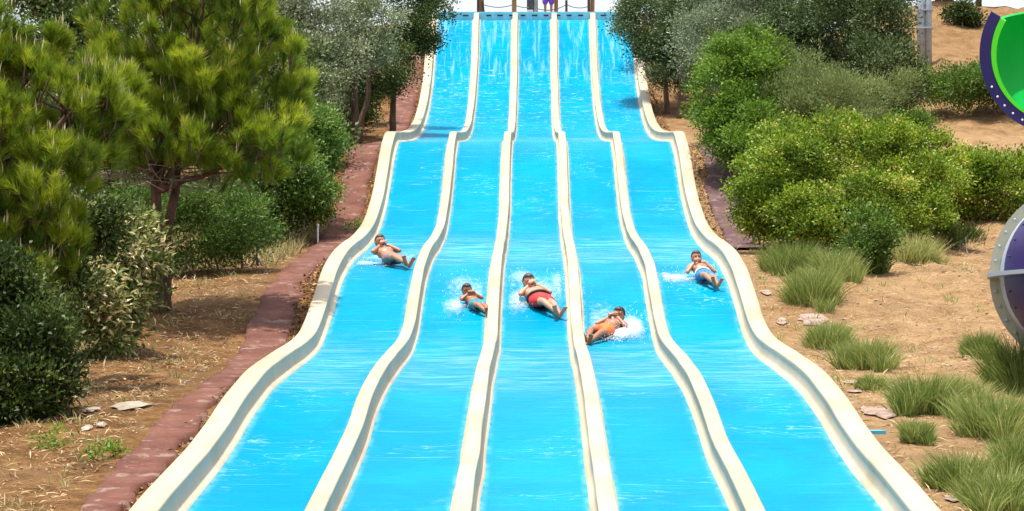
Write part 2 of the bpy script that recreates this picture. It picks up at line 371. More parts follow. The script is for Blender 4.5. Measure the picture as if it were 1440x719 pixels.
def rail_material():
    m, nt, out = new_mat('cream gelcoat'); v = coords(nt)
    sx = nt.nodes.new('ShaderNodeSeparateXYZ'); nt.links.new(v, sx.inputs[0])
    c = ramp(nt, [(.3, (.37, .295, .19)), (.5, (.45, .375, .26)), (.7, (.49, .425, .32))], noise(nt, coords(nt, (1, .5, 1)), 1.4, 8, .62)).outputs[0]
    rust = maprange(nt, noise(nt, coords(nt, (2.2, .35, 2)), 2.2, 6, .65), .58, .74)
    c = mix(nt, mathn(nt, 'MULTIPLY', rust, .28), c, (.62, .43, .25))
    jt = mathn(nt, 'ABSOLUTE', mathn(nt, 'SUBTRACT', mathn(nt, 'FRACT', mathn(nt, 'MULTIPLY', sx.outputs[1], 1 / 3.1)), .5))
    c = mix(nt, mathn(nt, 'MULTIPLY', maprange(nt, jt, .0, .005, 1, 0), .5), c, (.22, .15, .09))
    sp_ = maprange(nt, noise(nt, v, 9, 5, .7), .66, .74); c = mix(nt, mathn(nt, 'MULTIPLY', sp_, .3), c, (.25, .18, .11))
    b = N(nt, 'ShaderNodeBsdfPrincipled', Roughness=.45); b.inputs['Specular IOR Level'].default_value = .2
    nt.links.new(c, b.inputs['Base Color'])
    bp = N(nt, 'ShaderNodeBump', Strength=.15, Distance=.02); nt.links.new(noise(nt, v, 5, 5), bp.inputs['Height']); nt.links.new(bp.outputs[0], b.inputs['Normal'])
    nt.links.new(b.outputs[0], out.inputs[0]); return m
M['rail'] = rail_material()
slide = empty('multi_lane_slide', (0, 18, gz(0, 18)))
tag(slide, 'wide blue water slide with five lanes and cream rails running down the hill', 'water slide')
sy = np.concatenate([np.arange(15, 63.5, .22), np.arange(63.5, 68, .1), np.arange(68, 92, .22), np.arange(92, 93.5, .1)])
def sweep(name, sect, ys, mat, jit=0.0, closed=False, edge=None):
    sect = np.asarray(sect, float); k = len(sect); zs = P(ys)
    V = np.zeros((len(ys), k, 3)); V[:, :, 0] = sect[None, :, 0]; V[:, :, 1] = ys[:, None]; V[:, :, 2] = zs[:, None] + sect[None, :, 1]
    if jit:
        for i, y in enumerate(ys): V[i, :, 0] += jit * mnoise.noise((y * .5, sect[0, 0], 3))
    q = []
    n = k if closed else k - 1
    for i in range(len(ys) - 1):
        for j in range(n): q.append((i * k + j, i * k + (j + 1) % k, (i + 1) * k + (j + 1) % k, (i + 1) * k + j))
    return link(name, np_mesh(name, V.reshape(-1, 3), q, smooth=True, attrs=None if edge is None else {'edge': np.tile(edge, len(ys))}), mat, slide)
W_IN, W_LIP = .086, .120
def inner_rail(x):
    half = [(W_LIP + .02, -.15), (W_LIP, -.100), (W_LIP - .024, -.092), (W_IN - .004, -.085), (W_IN - .016, -.06), (W_IN - .02, .0), (W_IN - .018, .05), (W_IN - .006, .082), (W_IN - .006, .098), (W_IN - .016, .108), (.04, .113), (0, .115)]
    sec = [(x + a, z) for a, z in half] + [(x - a, z) for a, z in half[::-1][1:]]
    return sweep('rail', sec, sy, M['rail'], .012)
def outer_rail(s):
    sec = [(2.98, -.15), (2.997, -.100), (3.022, -.092), (3.040, -.085), (3.058, -.06), (3.068, .0), (3.070, .05), (3.062, .085), (3.064, .100), (3.076, .112), (3.18, .118), (3.285, .115), (3.305, .10), (3.309, .06), (3.313, -.55)]
    sec = [(s * a, z) for a, z in sec]
    return sweep('rail', sec if s < 0 else sec, sy, M['rail'], .012)
for k in (-1.5, -.5, .5, 1.5): inner_rail(k * LANE)
outer_rail(-1); outer_rail(1)
edges = [(-2.985, -1.5 * LANE - W_LIP), (-1.5 * LANE + W_LIP, -.5 * LANE - W_LIP), (-.5 * LANE + W_LIP, .5 * LANE - W_LIP), (.5 * LANE + W_LIP, 1.5 * LANE - W_LIP), (1.5 * LANE + W_LIP, 2.985)]
for a, b in edges:
    xs = np.linspace(a - .012, b + .012, 13)
    sec = [(x, -.116 - .010 * (1 - ((2 * (x - a) / (b - a)) - 1) ** 2)) for x in xs]
    o = sweep('lane', sec, sy, M['lane'], edge=np.abs(2 * (xs - a) / (b - a) - 1))
# head trough across the top, with the water inlets
M['trough'] = plain('pale blue trough', [(.3, (.10, .42, .55)), (.7, (.2, .55, .66))], 3, .4, .1)
M['black'] = plain('black opening', [(.3, (.012, .012, .014)), (.7, (.03, .03, .034))], 8, .7, 0)
zt = float(P(93.3))
tr = MB().box((0, 93.63, zt - .05), (6.5, .26, .46)).box((0, 93.72, zt + .20), (6.54, .36, .05)).build('trough_edge', M['trough'], slide)
for k in range(17):
    x = -2.89 + k * .361
    if min(abs(x - q * LANE) for q in (-1.5, -.5, .5, 1.5)) < .10: continue
    MB().box((x, 93.496, zt + .105), (.15 + .05 * random.random(), .012, .045)).build('water_inlet', M['black'], tr)
deck_m = plain('deck concrete', [(.3, (.3, .27, .24)), (.7, (.42, .38, .33))], 4, .85, .3)
dk = MB().box((0, 97.7, zt - .12), (8.0, 7.5, .7)).build('deck', deck_m); tag(dk, 'flat start deck at the top of the slide', kind='structure')
M['blueplastic'] = plain('faded blue plastic', [(.3, (.05, .32, .46)), (.7, (.1, .42, .55))], 5, .45, .1)
bm_ = MB(); y0 = 30.2
bm_.box((3.42, y0, float(P(y0)) - .02), (.19, .5, .035)).box((3.38, y0 - .05, float(P(y0)) - .19), (.05, .08, .32))
bm_.build('edge_bracket', M['blueplastic'], slide)

# ------------------------------------------------------------------ foliage helpers
def unit(a): return a / (np.linalg.norm(a, axis=-1, keepdims=True) + 1e-9)
def rnd(n): return unit(rng.normal(size=(n, 3)))
def leaf_mesh(name, C, A, Nn, Ln, Wd, tint):
    n = len(C); A = unit(A); S = unit(np.cross(A, Nn)); Up = np.cross(S, A)
    Ln = np.asarray(Ln)[:, None] * np.ones((n, 1)); Wd = np.asarray(Wd)[:, None] * np.ones((n, 1))
    V = np.empty((n, 4, 3)); mid = C + A * Ln * .45 + Up * Ln * .05
    V[:, 0] = C; V[:, 1] = mid + S * Wd * .5 + Up * Wd * .18; V[:, 2] = C + A * Ln - Up * Ln * .08; V[:, 3] = mid - S * Wd * .5 + Up * Wd * .18
    return np_mesh(name, V.reshape(-1, 3), np.arange(n * 4).reshape(n, 4), tint=tint)
def px_blobs(blobs):
    out = []
    for b in blobs:
        px, py, rx, ry, d = b[:5]; c = at(px, py, d); k = pxm(d)
        dr = b[5] if len(b) > 5 else .8 * max(rx, ry) * k
        out.append((c, np.array([rx * k, dr, ry * k])))
    return out
def shell(blobs, n, deep=.45, rough=.25, keep=.60):
    """points spread through the outer part of a few ellipsoids, with an uneven outline"""
    wts = np.array([(r[0] * r[2] + r[0] * r[1] + r[1] * r[2]) for c, r in blobs]); wts /= wts.sum()
    Cs = []; Ds = []; Rs = []; sd = rng.random() * 50
    pick = rng.choice(len(blobs), size=n * 2, p=wts); dirs = rnd(n * 2); uu = rng.random(n * 2)
    for k, d, u in zip(pick, dirs, uu):
        c, r = blobs[k]
        s = (1 - deep * u * u) * (1 + rough * mnoise.noise((d[0] * 2.1 + sd, d[1] * 2.1 + k, d[2] * 2.1)) * 1.3 + .10 * rng.normal() * rough * 2)
        p = c + d * r * s; bad = False
        for j, (c2, r2) in enumerate(blobs):
            if j != k and np.sum(((p - c2) / r2) ** 2) < keep * keep: bad = True; break
        if bad or p[2] < gz(p[0], p[1]) + .03: continue
        Cs.append(p); Ds.append(unit(d / r * np.mean(r))); Rs.append(np.sort(r)[1])
        if len(Cs) >= n: break
    return np.array(Cs), np.array(Ds), np.array(Rs)
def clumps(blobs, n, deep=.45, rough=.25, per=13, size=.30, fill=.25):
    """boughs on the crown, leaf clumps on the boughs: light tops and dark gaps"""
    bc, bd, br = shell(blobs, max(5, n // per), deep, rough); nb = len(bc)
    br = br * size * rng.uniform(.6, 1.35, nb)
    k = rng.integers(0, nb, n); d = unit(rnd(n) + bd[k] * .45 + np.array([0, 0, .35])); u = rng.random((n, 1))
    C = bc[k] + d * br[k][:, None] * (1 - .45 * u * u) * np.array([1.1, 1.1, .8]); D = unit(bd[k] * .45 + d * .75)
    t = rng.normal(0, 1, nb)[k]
    nf = int(n * fill); fc, fd, _ = shell(blobs, max(2, nf), .75, rough); C = np.concatenate([C, fc]); D = np.concatenate([D, fd]); t = np.concatenate([t, rng.normal(0, 1, len(fc)) - .4])  # inner fill leaves tinted darker, shade of the gaps put into their colour
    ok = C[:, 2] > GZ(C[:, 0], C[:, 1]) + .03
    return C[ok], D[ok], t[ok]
def foliage(name, blobs, n, per, rc, ll, lw, mat, parent=None, up=.35, wild=.8, deep=.45, rough=.25, tv=.14, t0=.5, lv=.13, flat=.6, loc=None, bough=.30):
    C, D, bt = clumps(blobs, n, deep, rough, size=bough); n = len(C)
    ct = t0 + bt * tv * .8 + rng.normal(0, tv * .6, n)
    idx = np.repeat(np.arange(n), per); m = len(idx)
    off = rng.normal(size=(m, 3)) * rc * np.array([1, 1, .75])
    P0 = C[idx] + off
    A = unit(D[idx] * .55 + np.array([0, 0, up]) + rnd(m) * wild + unit(off) * .4)
    Nn = unit(np.array([0, 0, flat]) + D[idx] * .5 + rnd(m) * .7)
    ln = ll * rng.uniform(.65, 1.25, m); wd = lw * rng.uniform(.75, 1.2, m)
    t = np.clip(ct[idx] + rng.normal(0, lv, m), 0, 1)
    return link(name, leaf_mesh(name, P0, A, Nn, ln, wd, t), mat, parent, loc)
def needles(name, C, D, per, ln, w, mat, parent, t0=.5, bt=0, tv=.13):
    n = len(C); idx = np.repeat(np.arange(n), per); m = len(idx); d = D[idx]
    ang = rng.uniform(.10, .85, m)[:, None]; R = rnd(m); pr = unit(R - d * np.sum(R * d, 1, keepdims=True))
    nd = unit(d * np.cos(ang) + pr * np.sin(ang))
    B = C[idx] - d * (rng.random(m)[:, None] * .16) + pr * .006
    S = unit(np.cross(nd, rnd(m))) * (w * rng.uniform(.7, 1.2, m))[:, None] * .5
    L_ = (ln * rng.uniform(.75, 1.15, m))[:, None]
    V = np.empty((m, 3, 3)); V[:, 0] = B + S; V[:, 1] = B - S; V[:, 2] = B + nd * L_
    t = np.clip(np.repeat(t0 + bt * .14 + rng.normal(0, tv, n), per) + rng.normal(0, .1, m), 0, 1)
    return link(name, np_mesh(name, V.reshape(-1, 3), tris=np.arange(m * 3).reshape(m, 3), tint=t), mat, parent)
def wobble(a, b, n=7, amp=.05, sag=0.):
    a = np.asarray(a, float); b = np.asarray(b, float); out = []; s = rng.random() * 90; l = np.linalg.norm(b - a)
    for i in range(n):
        t = i / (n - 1); w = math.sin(math.pi * t)
        out.append(a + (b - a) * t + np.array([mnoise.noise((t * 3, s, 0)), mnoise.noise((t * 3, s, 7)), mnoise.noise((t * 3, s, 13)) - sag]) * amp * l * w)
    return out
def branches(mb, start, blobs, r, twigs=6, amp=.1):
    for c, rr in blobs:
        pts = wobble(start, c, 7, amp); mb.tube(pts, np.linspace(r, r * .3, 7), 7)
        for _ in range(twigs):
            e = c + rnd(1)[0] * rr * rng.uniform(.6, .92); s0 = pts[int(rng.integers(3, 7))]
            mb.tube(wobble(s0, e, 5, .12), np.linspace(r * .32, r * .08, 5), 5)
def tree(name, label, cat, base_px, d, trunks, blobs, kind, n, per, rc, ll, lw, group=None, bark='bark', r0=.12, twigs=6, **kw):
    """trunks: list of [(px,py,d), ...] polylines with the foot on the ground"""
    bp = at(base_px, 300, d); base = np.array([bp[0], bp[1], gz(bp[0], bp[1])])
    t = empty(name, base); tag(t, label, cat, group)
    bl = px_blobs(blobs); mb = MB()
    if not trunks: trunks = [None]
    for k, tk in enumerate(trunks):
        if tk is None: top = bl[0][0] - np.array([0, 0, bl[0][1][2] * .5]); foot = base - np.array([0, 0, .1])
        else:
            foot = at(*tk[0]); foot[2] = gz(foot[0], foot[1]) - .1; top = at(*tk[1])
        pts = wobble(foot, top, 9, .05); rr = r0 * (1 - .18 * k)
        mb.tube(pts, [rr * 1.25] + list(np.linspace(rr, rr * .6, 8)), 10)
        branches(mb, pts[-2], [b for i, b in enumerate(bl) if i % len(trunks) == k], rr * .5, twigs)
    mb.build('trunk', M[bark], t, smooth=True)
    if kind == 'pine':
        C, D, bt = clumps(bl, n, .4, .25, 9, .30, .12); D = unit(D * .5 + np.array([0, 0, .75]) + rnd(len(C)) * .25)
        needles('crown', C, D, per, ll, lw, M['pine'], t, kw.get('t0', .45), bt)
        tw = MB()
        for i in range(0, len(C), 5): tw.tube([C[i] - D[i] * .30 - np.array([0, 0, .08]), C[i] - D[i] * .08], [.011, .007], 4, False)
        tag(tw.build('twigs', M['bark'], t), kind='stuff')
        if kw.get('dead'):
            db = MB(); lo = bl[4][0] - np.array([0, 0, bl[4][1][2] * .95]); q0 = np.array([foot[0], foot[1], lo[2] - .2])
            for _ in range(kw['dead']):
                a_ = rng.random() * 6.28; L0 = rng.uniform(.6, 1.7); e_ = q0 + np.array([math.cos(a_) * L0, math.sin(a_) * L0, rng.uniform(.0, .55)])
                pts = wobble(q0 + np.array([0, 0, rng.uniform(-.1, .4)]), e_, 6, .12); db.tube(pts, np.linspace(.013, .004, 6), 4, False)
                for _k in range(3): b0_ = pts[int(rng.integers(2, 6))]; db.tube([b0_, b0_ + rng.normal(size=3) * np.array([.22, .22, .12])], [.006, .003], 4, False)
            tag(db.build('dead_branches', M['twig'], t), kind='stuff')
        topm = [i for i in range(len(C)) if D[i][2] > .86 and rng.random() < kw.get('candles', .35)]
        if topm:
            cb = []; ca = []; cn = []
            for i in topm:
                for _ in range(int(rng.integers(2, 5))):
                    cb.append(C[i] + D[i] * .04 + rng.normal(size=3) * .035); ca.append(unit(np.array([0, 0, 1.0]) + rng.normal(size=3) * .1)); cn.append(rng.normal(size=3))
            m = len(cb); tag(link('new_shoots', leaf_mesh('new_shoots', np.array(cb), np.array(ca), np.array(cn), rng.uniform(.09, .22, m), rng.uniform(.016, .022, m), rng.random(m)), M['candle'], t), kind='stuff')
    else:
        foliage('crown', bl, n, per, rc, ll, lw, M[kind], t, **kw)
    return t
def shrub(name, label, base_px, d, blobs, kind, n, per, rc, ll, lw, group=None, stems=7, cat='shrub', bark='twig', foot=None, **kw):
    if foot is not None:
        dn = hit(base_px, foot)[1]; blobs = [(b[0], b[1], b[2], b[3], b[4] - d + dn) + tuple(b[5:]) for b in blobs]; d = dn
    bp = at(base_px, 300, d); base = np.array([bp[0], bp[1], gz(bp[0], bp[1])]); t = empty(name, base); tag(t, label, cat, group)
    bl = px_blobs(blobs); mb = MB()
    for k in range(stems):
        c, r = bl[k % len(bl)]
        e = c + rnd(1)[0] * r * .7; f0 = np.array([c[0] + rng.normal() * r[0] * .25, c[1] + rng.normal() * .15, 0]); f0[2] = gz(f0[0], f0[1]) - .05
        if e[2] < f0[2] + .2: e[2] = f0[2] + .4
        mb.tube(wobble(f0, e, 6, .1), np.linspace(.022, .006, 6), 5)
    tag(mb.build('stems', M[bark], t), kind='stuff')
    foliage('leaves', bl, n, per, rc, ll, lw, M[kind], t, **kw); return t
def blades(n, c, r, h, lean=.55, w=.012, droop=.35):
    """grass blades as bent ribbons"""
    a = rng.random(n) * 2 * math.pi; q = np.sqrt(rng.random(n)) * r
    x = c[0] + np.cos(a) * q; y = c[1] + np.sin(a) * q; z = GZ(x, y) - .02
    B = np.stack([x, y, z], 1); out = np.stack([np.cos(a), np.sin(a), 0 * a], 1) * (q / max(r, 1e-3))[:, None] * lean + rng.normal(size=(n, 3)) * np.array([.22, .22, .05])
    D = unit(out + np.array([0, 0, 1.0])); Hh = (h * rng.uniform(.55, 1.15, n))[:, None]
    S = unit(np.cross(D, rnd(n))) * (w * rng.uniform(.7, 1.3, n))[:, None] * .5
    m = B + D * Hh * .55; hor = unit(D * np.array([1, 1, 0]) + 1e-6); tip = B + D * Hh + hor * Hh * droop * rng.random((n, 1)) - np.array([0, 0, 1.]) * Hh * droop * .5 * rng.random((n, 1))
    V = np.empty((n, 5, 3)); V[:, 0] = B - S; V[:, 1] = B + S; V[:, 2] = m - S * .8; V[:, 3] = m + S * .8; V[:, 4] = tip
    return V
def blade_mesh(name, Vs, tint):
    V = np.concatenate(Vs); n = len(V); o = np.arange(n)[:, None] * 5
    return np_mesh(name, V.reshape(-1, 3), o + np.array([[0, 1, 3, 2]]), o + np.array([[2, 3, 4]]), tint=np.concatenate([tint, tint]))

# ------------------------------------------------------------------ trees and bushes, left
tree('pine_tree', 'young pine with bare forked trunk and dense yellow green crown beside the path', 'tree', 222, 30, [[(222, 440, 30), (219, 245, 30)], [(232, 440, 30.1), (250, 205, 30.2)]],
     [(270, 60, 125, 95, 30), (340, 135, 90, 85, 30), (200, 150, 95, 80, 29.8), (395, 175, 45, 60, 30), (280, 195, 130, 50, 29.8), (415, 130, 25, 30, 30), (290, -20, 80, 40, 30), (170, 60, 60, 60, 30), (350, 215, 60, 30, 29.5), (230, 20, 70, 60, 29.6)],
     'pine', 1900, 90, 0, .20, .0085, bark='pinebark', r0=.115, twigs=9, candles=.14, dead=30)
tree('pine_tree', 'large pine filling the left edge of the photo with pale upright shoots', 'tree', -40, 24, [[(-40, 560, 24), (-30, 260, 24)]],
     [(20, 140, 75, 75, 24), (95, 160, 70, 80, 24), (-40, 210, 110, 120, 24), (55, 255, 75, 75, 23.8), (45, 70, 45, 45, 24.3), (150, 130, 45, 55, 24.4), (20, 350, 70, 70, 23.7), (-20, 60, 60, 60, 24.3), (90, 330, 35, 45, 23.9)],
     'pine', 1800, 90, 0, .18, .008, bark='pinebark', r0=.16, twigs=8, candles=.22)
tree('holm_oak_tree', 'grey green tree with slender trunk behind the young pine', 'tree', 498, 47, [[(497, 170, 47), (503, 70, 47)]],
     [(440, 50, 95, 75, 47), (395, 20, 70, 70, 46), (500, 40, 55, 55, 47.5), (400, 105, 60, 50, 45.5), (350, 60, 60, 70, 46.5), (470, 100, 45, 40, 46)],
     'grey', 1500, 28, .15, .075, .042, r0=.10)
tree('dark_tree', 'dark leafy tree overhanging the upper left rail of the slide', 'tree', 552, 52, [[(551, 185, 52), (556, 100, 52)], [(505, 190, 51), (520, 90, 51)]],
     [(560, 20, 60, 60, 52.5), (594, 0, 20, 28, 54.5), (530, 90, 40, 45, 51.5), (572, 58, 26, 34, 52.5), (480, 110, 40, 60, 53)],
     'dark', 1300, 28, .14, .075, .045, r0=.10)
tree('dark_tree', 'dark treetop against the sky above the left pines', 'tree', 60, 44, [[(70, 300, 44), (75, 30, 44)]], [(85, 0, 60, 32, 44), (30, -10, 40, 25, 44), (120, 40, 50, 50, 44.5), (60, 75, 40, 30, 44)], 'dark', 420, 26, .2, .11, .06)
tree('dark_tree', 'dark tree behind the crown of the young pine', 'tree', 300, 42, [[(300, 280, 42), (300, 100, 42)]], [(220, 40, 130, 90, 42), (330, 120, 110, 90, 42), (160, 150, 100, 90, 42), (420, 200, 60, 60, 43)], 'dark', 900, 24, .24, .12, .07)
shrub('laurel_shrub', 'mid green bush beside the path above the dark low bush', 430, 40.5, [(412, 235, 48, 58, 40.5), (452, 200, 22, 38, 41), (390, 290, 42, 40, 40), (430, 265, 24, 46, 40), (430, 180, 36, 30, 41.5)], 'laurel', 1000, 26, .13, .075, .042, rough=.3, foot=335)
shrub('silver_shrub', 'small silvery bush between the dark trunks and the green bush', 465, 45, [(460, 160, 30, 26, 45), (432, 150, 30, 25, 45)], 'silver', 190, 26, .14, .08, .04, foot=200)
shrub('juniper_bush', 'dark rounded low bush behind the pine trunk', 305, 34, [(300, 310, 58, 55, 34), (260, 340, 40, 40, 33.8), (340, 330, 35, 45, 34), (200, 290, 60, 40, 34.5)], 'laurel', 700, 30, .13, .075, .022, t0=.33, foot=385)
shrub('drying_bush', 'bush with pale dried leaves in front of the pine trunk', 165, 27, [(80, 410, 40, 55, 26.3), (110, 400, 58, 60, 26.5), (155, 350, 48, 50, 27), (182, 395, 24, 60, 27.1), (125, 460, 48, 38, 26.5), (192, 330, 20, 35, 27.2), (90, 340, 45, 45, 26.6), (165, 450, 30, 40, 26.8)], 'oleander', 680, 26, .12, .13, .04, t0=.54, tv=.2, up=.1, foot=495)
shrub('dark_bush', 'very dark leafy bush at the lower left edge of the photo', 40, 22, [(25, 500, 55, 60, 22), (-10, 440, 70, 70, 22.3), (68, 540, 26, 34, 21.9), (20, 555, 52, 32, 21.8), (60, 455, 30, 38, 22.4)], 'dark', 1100, 26, .11, .075, .034, rough=.55, bough=.4, t0=.4, tv=.2, foot=590)
for k, (px, py, w, h, lab) in enumerate([(88, 628, 34, 14, 'low green weed on the bare earth at lower left'), (150, 648, 32, 8, 'small green weed nearest the red path at lower left'), (203, 440, 20, 14, 'fresh green weed at the foot of the pine trunk'), (500, 330, 20, 18, 'bright weed at the path edge below the mid green bush')]):
    p, d = hit(px, py)
    wd_ = empty('weed', tuple(p)); tag(wd_, lab, 'weed', 'low green weeds')
    tag(foliage('leaves', [(p + np.array([0, 0, .06]), np.array([w, w * 1.6, h * .6]) * pxm(d))], 26, 9, .05, .05, .024, M['lime'], wd_), kind='stuff')

# ------------------------------------------------------------------ trees and bushes, right
tree('holm_oak_tree', 'dark oak with twin trunks overhanging the upper right rail of the slide', 'tree', 940, 57, [[(938, 165, 57), (935, 95, 57)], [(955, 165, 56.5), (958, 90, 56.5)]],
     [(915, 25, 48, 45, 57.5), (960, 60, 45, 45, 57), (907, 60, 20, 28, 57.5), (940, 95, 30, 26, 57), (884, 18, 14, 20, 60), (985, 20, 45, 50, 57)],
     'oak', 1300, 28, .14, .075, .045, r0=.09)
tree('silver_tree', 'silvery green tree right of the oak beside the slide', 'tree', 1040, 51, [[(1045, 200, 51), (1040, 60, 51)]],
     [(1040, 30, 80, 60, 51), (990, 60, 50, 50, 50.5), (1090, 50, 60, 60, 50.5), (1020, 95, 45, 40, 50), (1060, -20, 80, 40, 51.5)],
     'silver', 1400, 30, .15, .085, .032, t0=.42)
tree('dark_tree', 'dark green tree left of the grey steel column', 'tree', 1200, 47, [[(1195, 230, 47), (1190, 70, 47)], [(1240, 230, 47), (1250, 70, 47)]],
     [(1190, 40, 80, 70, 47), (1232, 50, 34, 68, 46.5), (1140, 60, 60, 60, 47.5), (1220, 110, 70, 50, 46), (1245, 110, 20, 42, 45.5), (1190, -20, 85, 45, 48)],
     'oak', 1900, 28, .14, .075, .045, t0=.42, r0=.12)
shrub('green_shrub', 'bright green bush between the oak and the flowering hedge', 1030, 46, [(1030, 130, 50, 70, 46), (1030, 185, 24, 48, 45.5), (1060, 80, 35, 40, 46.5), (1065, 190, 40, 50, 45)], 'lime', 1000, 26, .12, .075, .042, t0=.42, rough=.35, foot=250)
shrub('olive_shrub', 'feathery olive green bush above the flowering hedge', 1150, 42.5, [(1130, 130, 60, 55, 42.5), (1180, 160, 65, 50, 42), (1230, 150, 40, 45, 42.5), (1090, 170, 50, 50, 42)], 'olive', 1200, 30, .12, .09, .018, up=.7, rough=.45, t0=.5)
shrub('flowering_hedge', 'big yellow green flowering hedge right of the slide', 1180, 37.5, [(1118, 265, 68, 65, 37.5), (1190, 240, 90, 75, 38), (1250, 265, 80, 75, 37.5), (1160, 310, 85, 45, 37), (1220, 300, 80, 50, 36.7), (1088, 235, 40, 55, 38.5), (1300, 230, 40, 45, 38.5), (1068, 290, 20, 32, 37.5), (1130, 205, 40, 35, 38.7), (1285, 300, 40, 34, 37)], 'hedge', 2600, 30, .10, .062, .04, rough=.34, deep=.3, t0=.43, tv=.2, lv=.2, bough=.24, foot=352)
shrub('flowering_hedge', 'lower yellow green hedge in front of the sand terrace near the right edge', 1380, 38, [(1360, 262, 60, 42, 38), (1430, 265, 70, 45, 38), (1330, 270, 45, 40, 37.8), (1500, 270, 60, 45, 38)], 'hedge', 1200, 30, .10, .062, .04, rough=.34, deep=.3, t0=.42, tv=.18, lv=.18, bough=.26, foot=308)
shrub('ivy_hedge', 'low dark hedge at the foot of the sand hill under the green flume', 1340, 53, [(1290, 118, 45, 25, 52), (1350, 122, 50, 24, 52), (1410, 125, 50, 22, 52)], 'laurel', 560, 26, .16, .085, .05, t0=.45, foot=148)
shrub('small_shrub', 'dark twiggy bush below the flowering hedge among the grass', 1215, 33.5, [(1210, 345, 26, 40, 33.5), (1235, 330, 20, 30, 33.5)], 'laurel', 160, 24, .12, .07, .035, t0=.4, foot=385)
shrub('small_shrub', 'dark tuft shaped bush on the sand beneath the right hedge', 1350, 34.6, [(1350, 338, 24, 13, 34.6)], 'dark', 70, 30, .07, .16, .014, up=1.2, foot=352)
shrub('crest_bush', 'small bush on the crest of the sand hill', 1352, 64, [(1350, 20, 18, 13, 64), (1370, 30, 14, 12, 64)], 'dark', 150, 24, .13, .09, .05, t0=.3, foot=36)
for px, lab in ((1332, 'leaning tree trunk on the sand hill beside the crest bush'), (1376, 'thin tree trunk on the sand hill right of the crest bush'), (1319, 'slim tree trunk next to the grey steel column on the hill')):
    tree('crest_tree', lab, 'tree', px, 65, [[(px, 40, 65), (px + 6, -60, 65)]], [(px, -110, 50, 40, 65), (px + 20, -90, 40, 30, 65)], 'oak', 160, 22, .25, .11, .06, r0=.17 if px == 1332 else .10, group='trees on the crest')
tree('far_tree', 'dark far tree behind the left pines', 'tree', -60, 40, [[(-60, 380, 40), (-60, 200, 40)]], [(-60, 180, 60, 130, 40), (40, 230, 90, 90, 40), (130, 270, 90, 70, 40)], 'dark', 560, 24, .22, .11, .07)

shrub('undergrowth_bush', 'dark undergrowth between the slim trunks at upper left', 520, 56, [(500, 160, 26, 26, 56), (468, 182, 26, 22, 55), (490, 130, 28, 28, 57), (530, 130, 12, 26, 58)], 'dark', 420, 26, .12, .075, .045, foot=192)
shrub('undergrowth_bush', 'dark undergrowth below the silvery tree at upper right', 985, 54, [(985, 120, 22, 34, 54), (1000, 90, 26, 40, 54), (965, 100, 16, 20, 55)], 'dark', 330, 26, .12, .075, .045, foot=155)
shrub('undergrowth_bush', 'dark bush below the grey steel column beside the sand terrace', 1265, 46, [(1258, 168, 30, 28, 46), (1230, 190, 40, 36, 45), (1290, 185, 26, 24, 45)], 'laurel', 480, 26, .12, .07, .045, foot=212)
shrub('undergrowth_bush', 'dark foliage between the bright green bush and the silvery tree', 1075, 47, [(1080, 110, 40, 50, 47), (1110, 150, 36, 46, 46)], 'laurel', 430, 26, .12, .07, .045, t0=.4)
shrub('undergrowth_bush', 'shaded bush joining the pine and the mid green bush on the left', 375, 37, [(375, 255, 40, 55, 37), (360, 310, 26, 40, 36.5), (395, 215, 30, 40, 38)], 'laurel', 480, 26, .12, .07, .04, t0=.38, foot=345)
shrub('undergrowth_bush', 'dark foliage under the branches of the large left pine', 60, 25, [(40, 380, 70, 60, 25), (110, 310, 50, 45, 25.3), (0, 330, 60, 60, 25)], 'dark', 520, 28, .12, .08, .04)

# ------------------------------------------------------------------ grass clumps
GC = [(1085, 332, 40, 40, 'grass clump nearest the slide under the flowering hedge'), (1118, 385, 38, 52, 'upper left grass clump of the dense patch beside the right rail'), (1142, 425, 42, 56, 'lower grass clump of the dense patch beside the right rail'),
      (1172, 392, 34, 50, 'grass clump at the right end of the dense patch under the hedge'), (1222, 385, 22, 55, 'tall reed like grass clump in front of the dark twiggy bush'), (1292, 372, 30, 50, 'dry reed like clump on the sand below the right hedge'),
      (1165, 488, 36, 42, 'grass clump between the dense patch and the broken slabs'), (1222, 520, 40, 55, 'rounded grass clump beside the broken slabs on the right'), (1226, 548, 18, 26, 'tiny grass tuft below the rounded clump by the slabs'),
      (1300, 580, 48, 66, 'big round grass clump standing alone on the sand'), (1290, 622, 24, 38, 'small grass clump below the big round one'), (1380, 500, 26, 40, 'small bright grass clump at the foot of the purple tube'),
      (1350, 560, 30, 40, 'half dry grass clump right of the big round one'), (1395, 612, 55, 75, 'wide grass clump in the middle of the right edge group'), (1432, 545, 50, 85, 'tall dark weeds in front of the purple tube'),
      (1352, 690, 42, 66, 'lowest left grass clump in the bottom right corner'), (1408, 712, 56, 66, 'grass clump at the very bottom right of the photo'), (1446, 660, 40, 60, 'grass clump cut by the right edge near the bottom')]
for k, (px, py, w, h, lab) in enumerate(GC):
    p, d = hit(px, py); r = w * pxm(d); hh = h * pxm(d) * .98; n = int(330 + 700 * r * 2)
    Vs = [blades(n, p, r * .62, hh, .42, .011, .22), blades(int(n * .6), p, r * .95, hh * .55, .5, .011, .3)]
    for q in range(5):
        a_ = rng.random() * 6.28; c_ = (p[0] + math.cos(a_) * r * rng.uniform(.5, 1.15), p[1] + math.sin(a_) * r * rng.uniform(.6, 2.2)); Vs.append(blades(int(n * .16), c_, r * .28, hh * rng.uniform(.45, .95), .5, .011, .3))
    m = sum(len(v) for v in Vs); dry = .78 if 'dry' in lab else (.28 if 'dark' in lab else rng.uniform(.4, .62))
    tag(link('grass_clump', blade_mesh('grass_clump', Vs, np.clip(rng.normal(dry, .2, m), 0, 1)), M['grass'], loc=tuple(p)), lab, 'grass clump', 'grass clumps right of the slide')
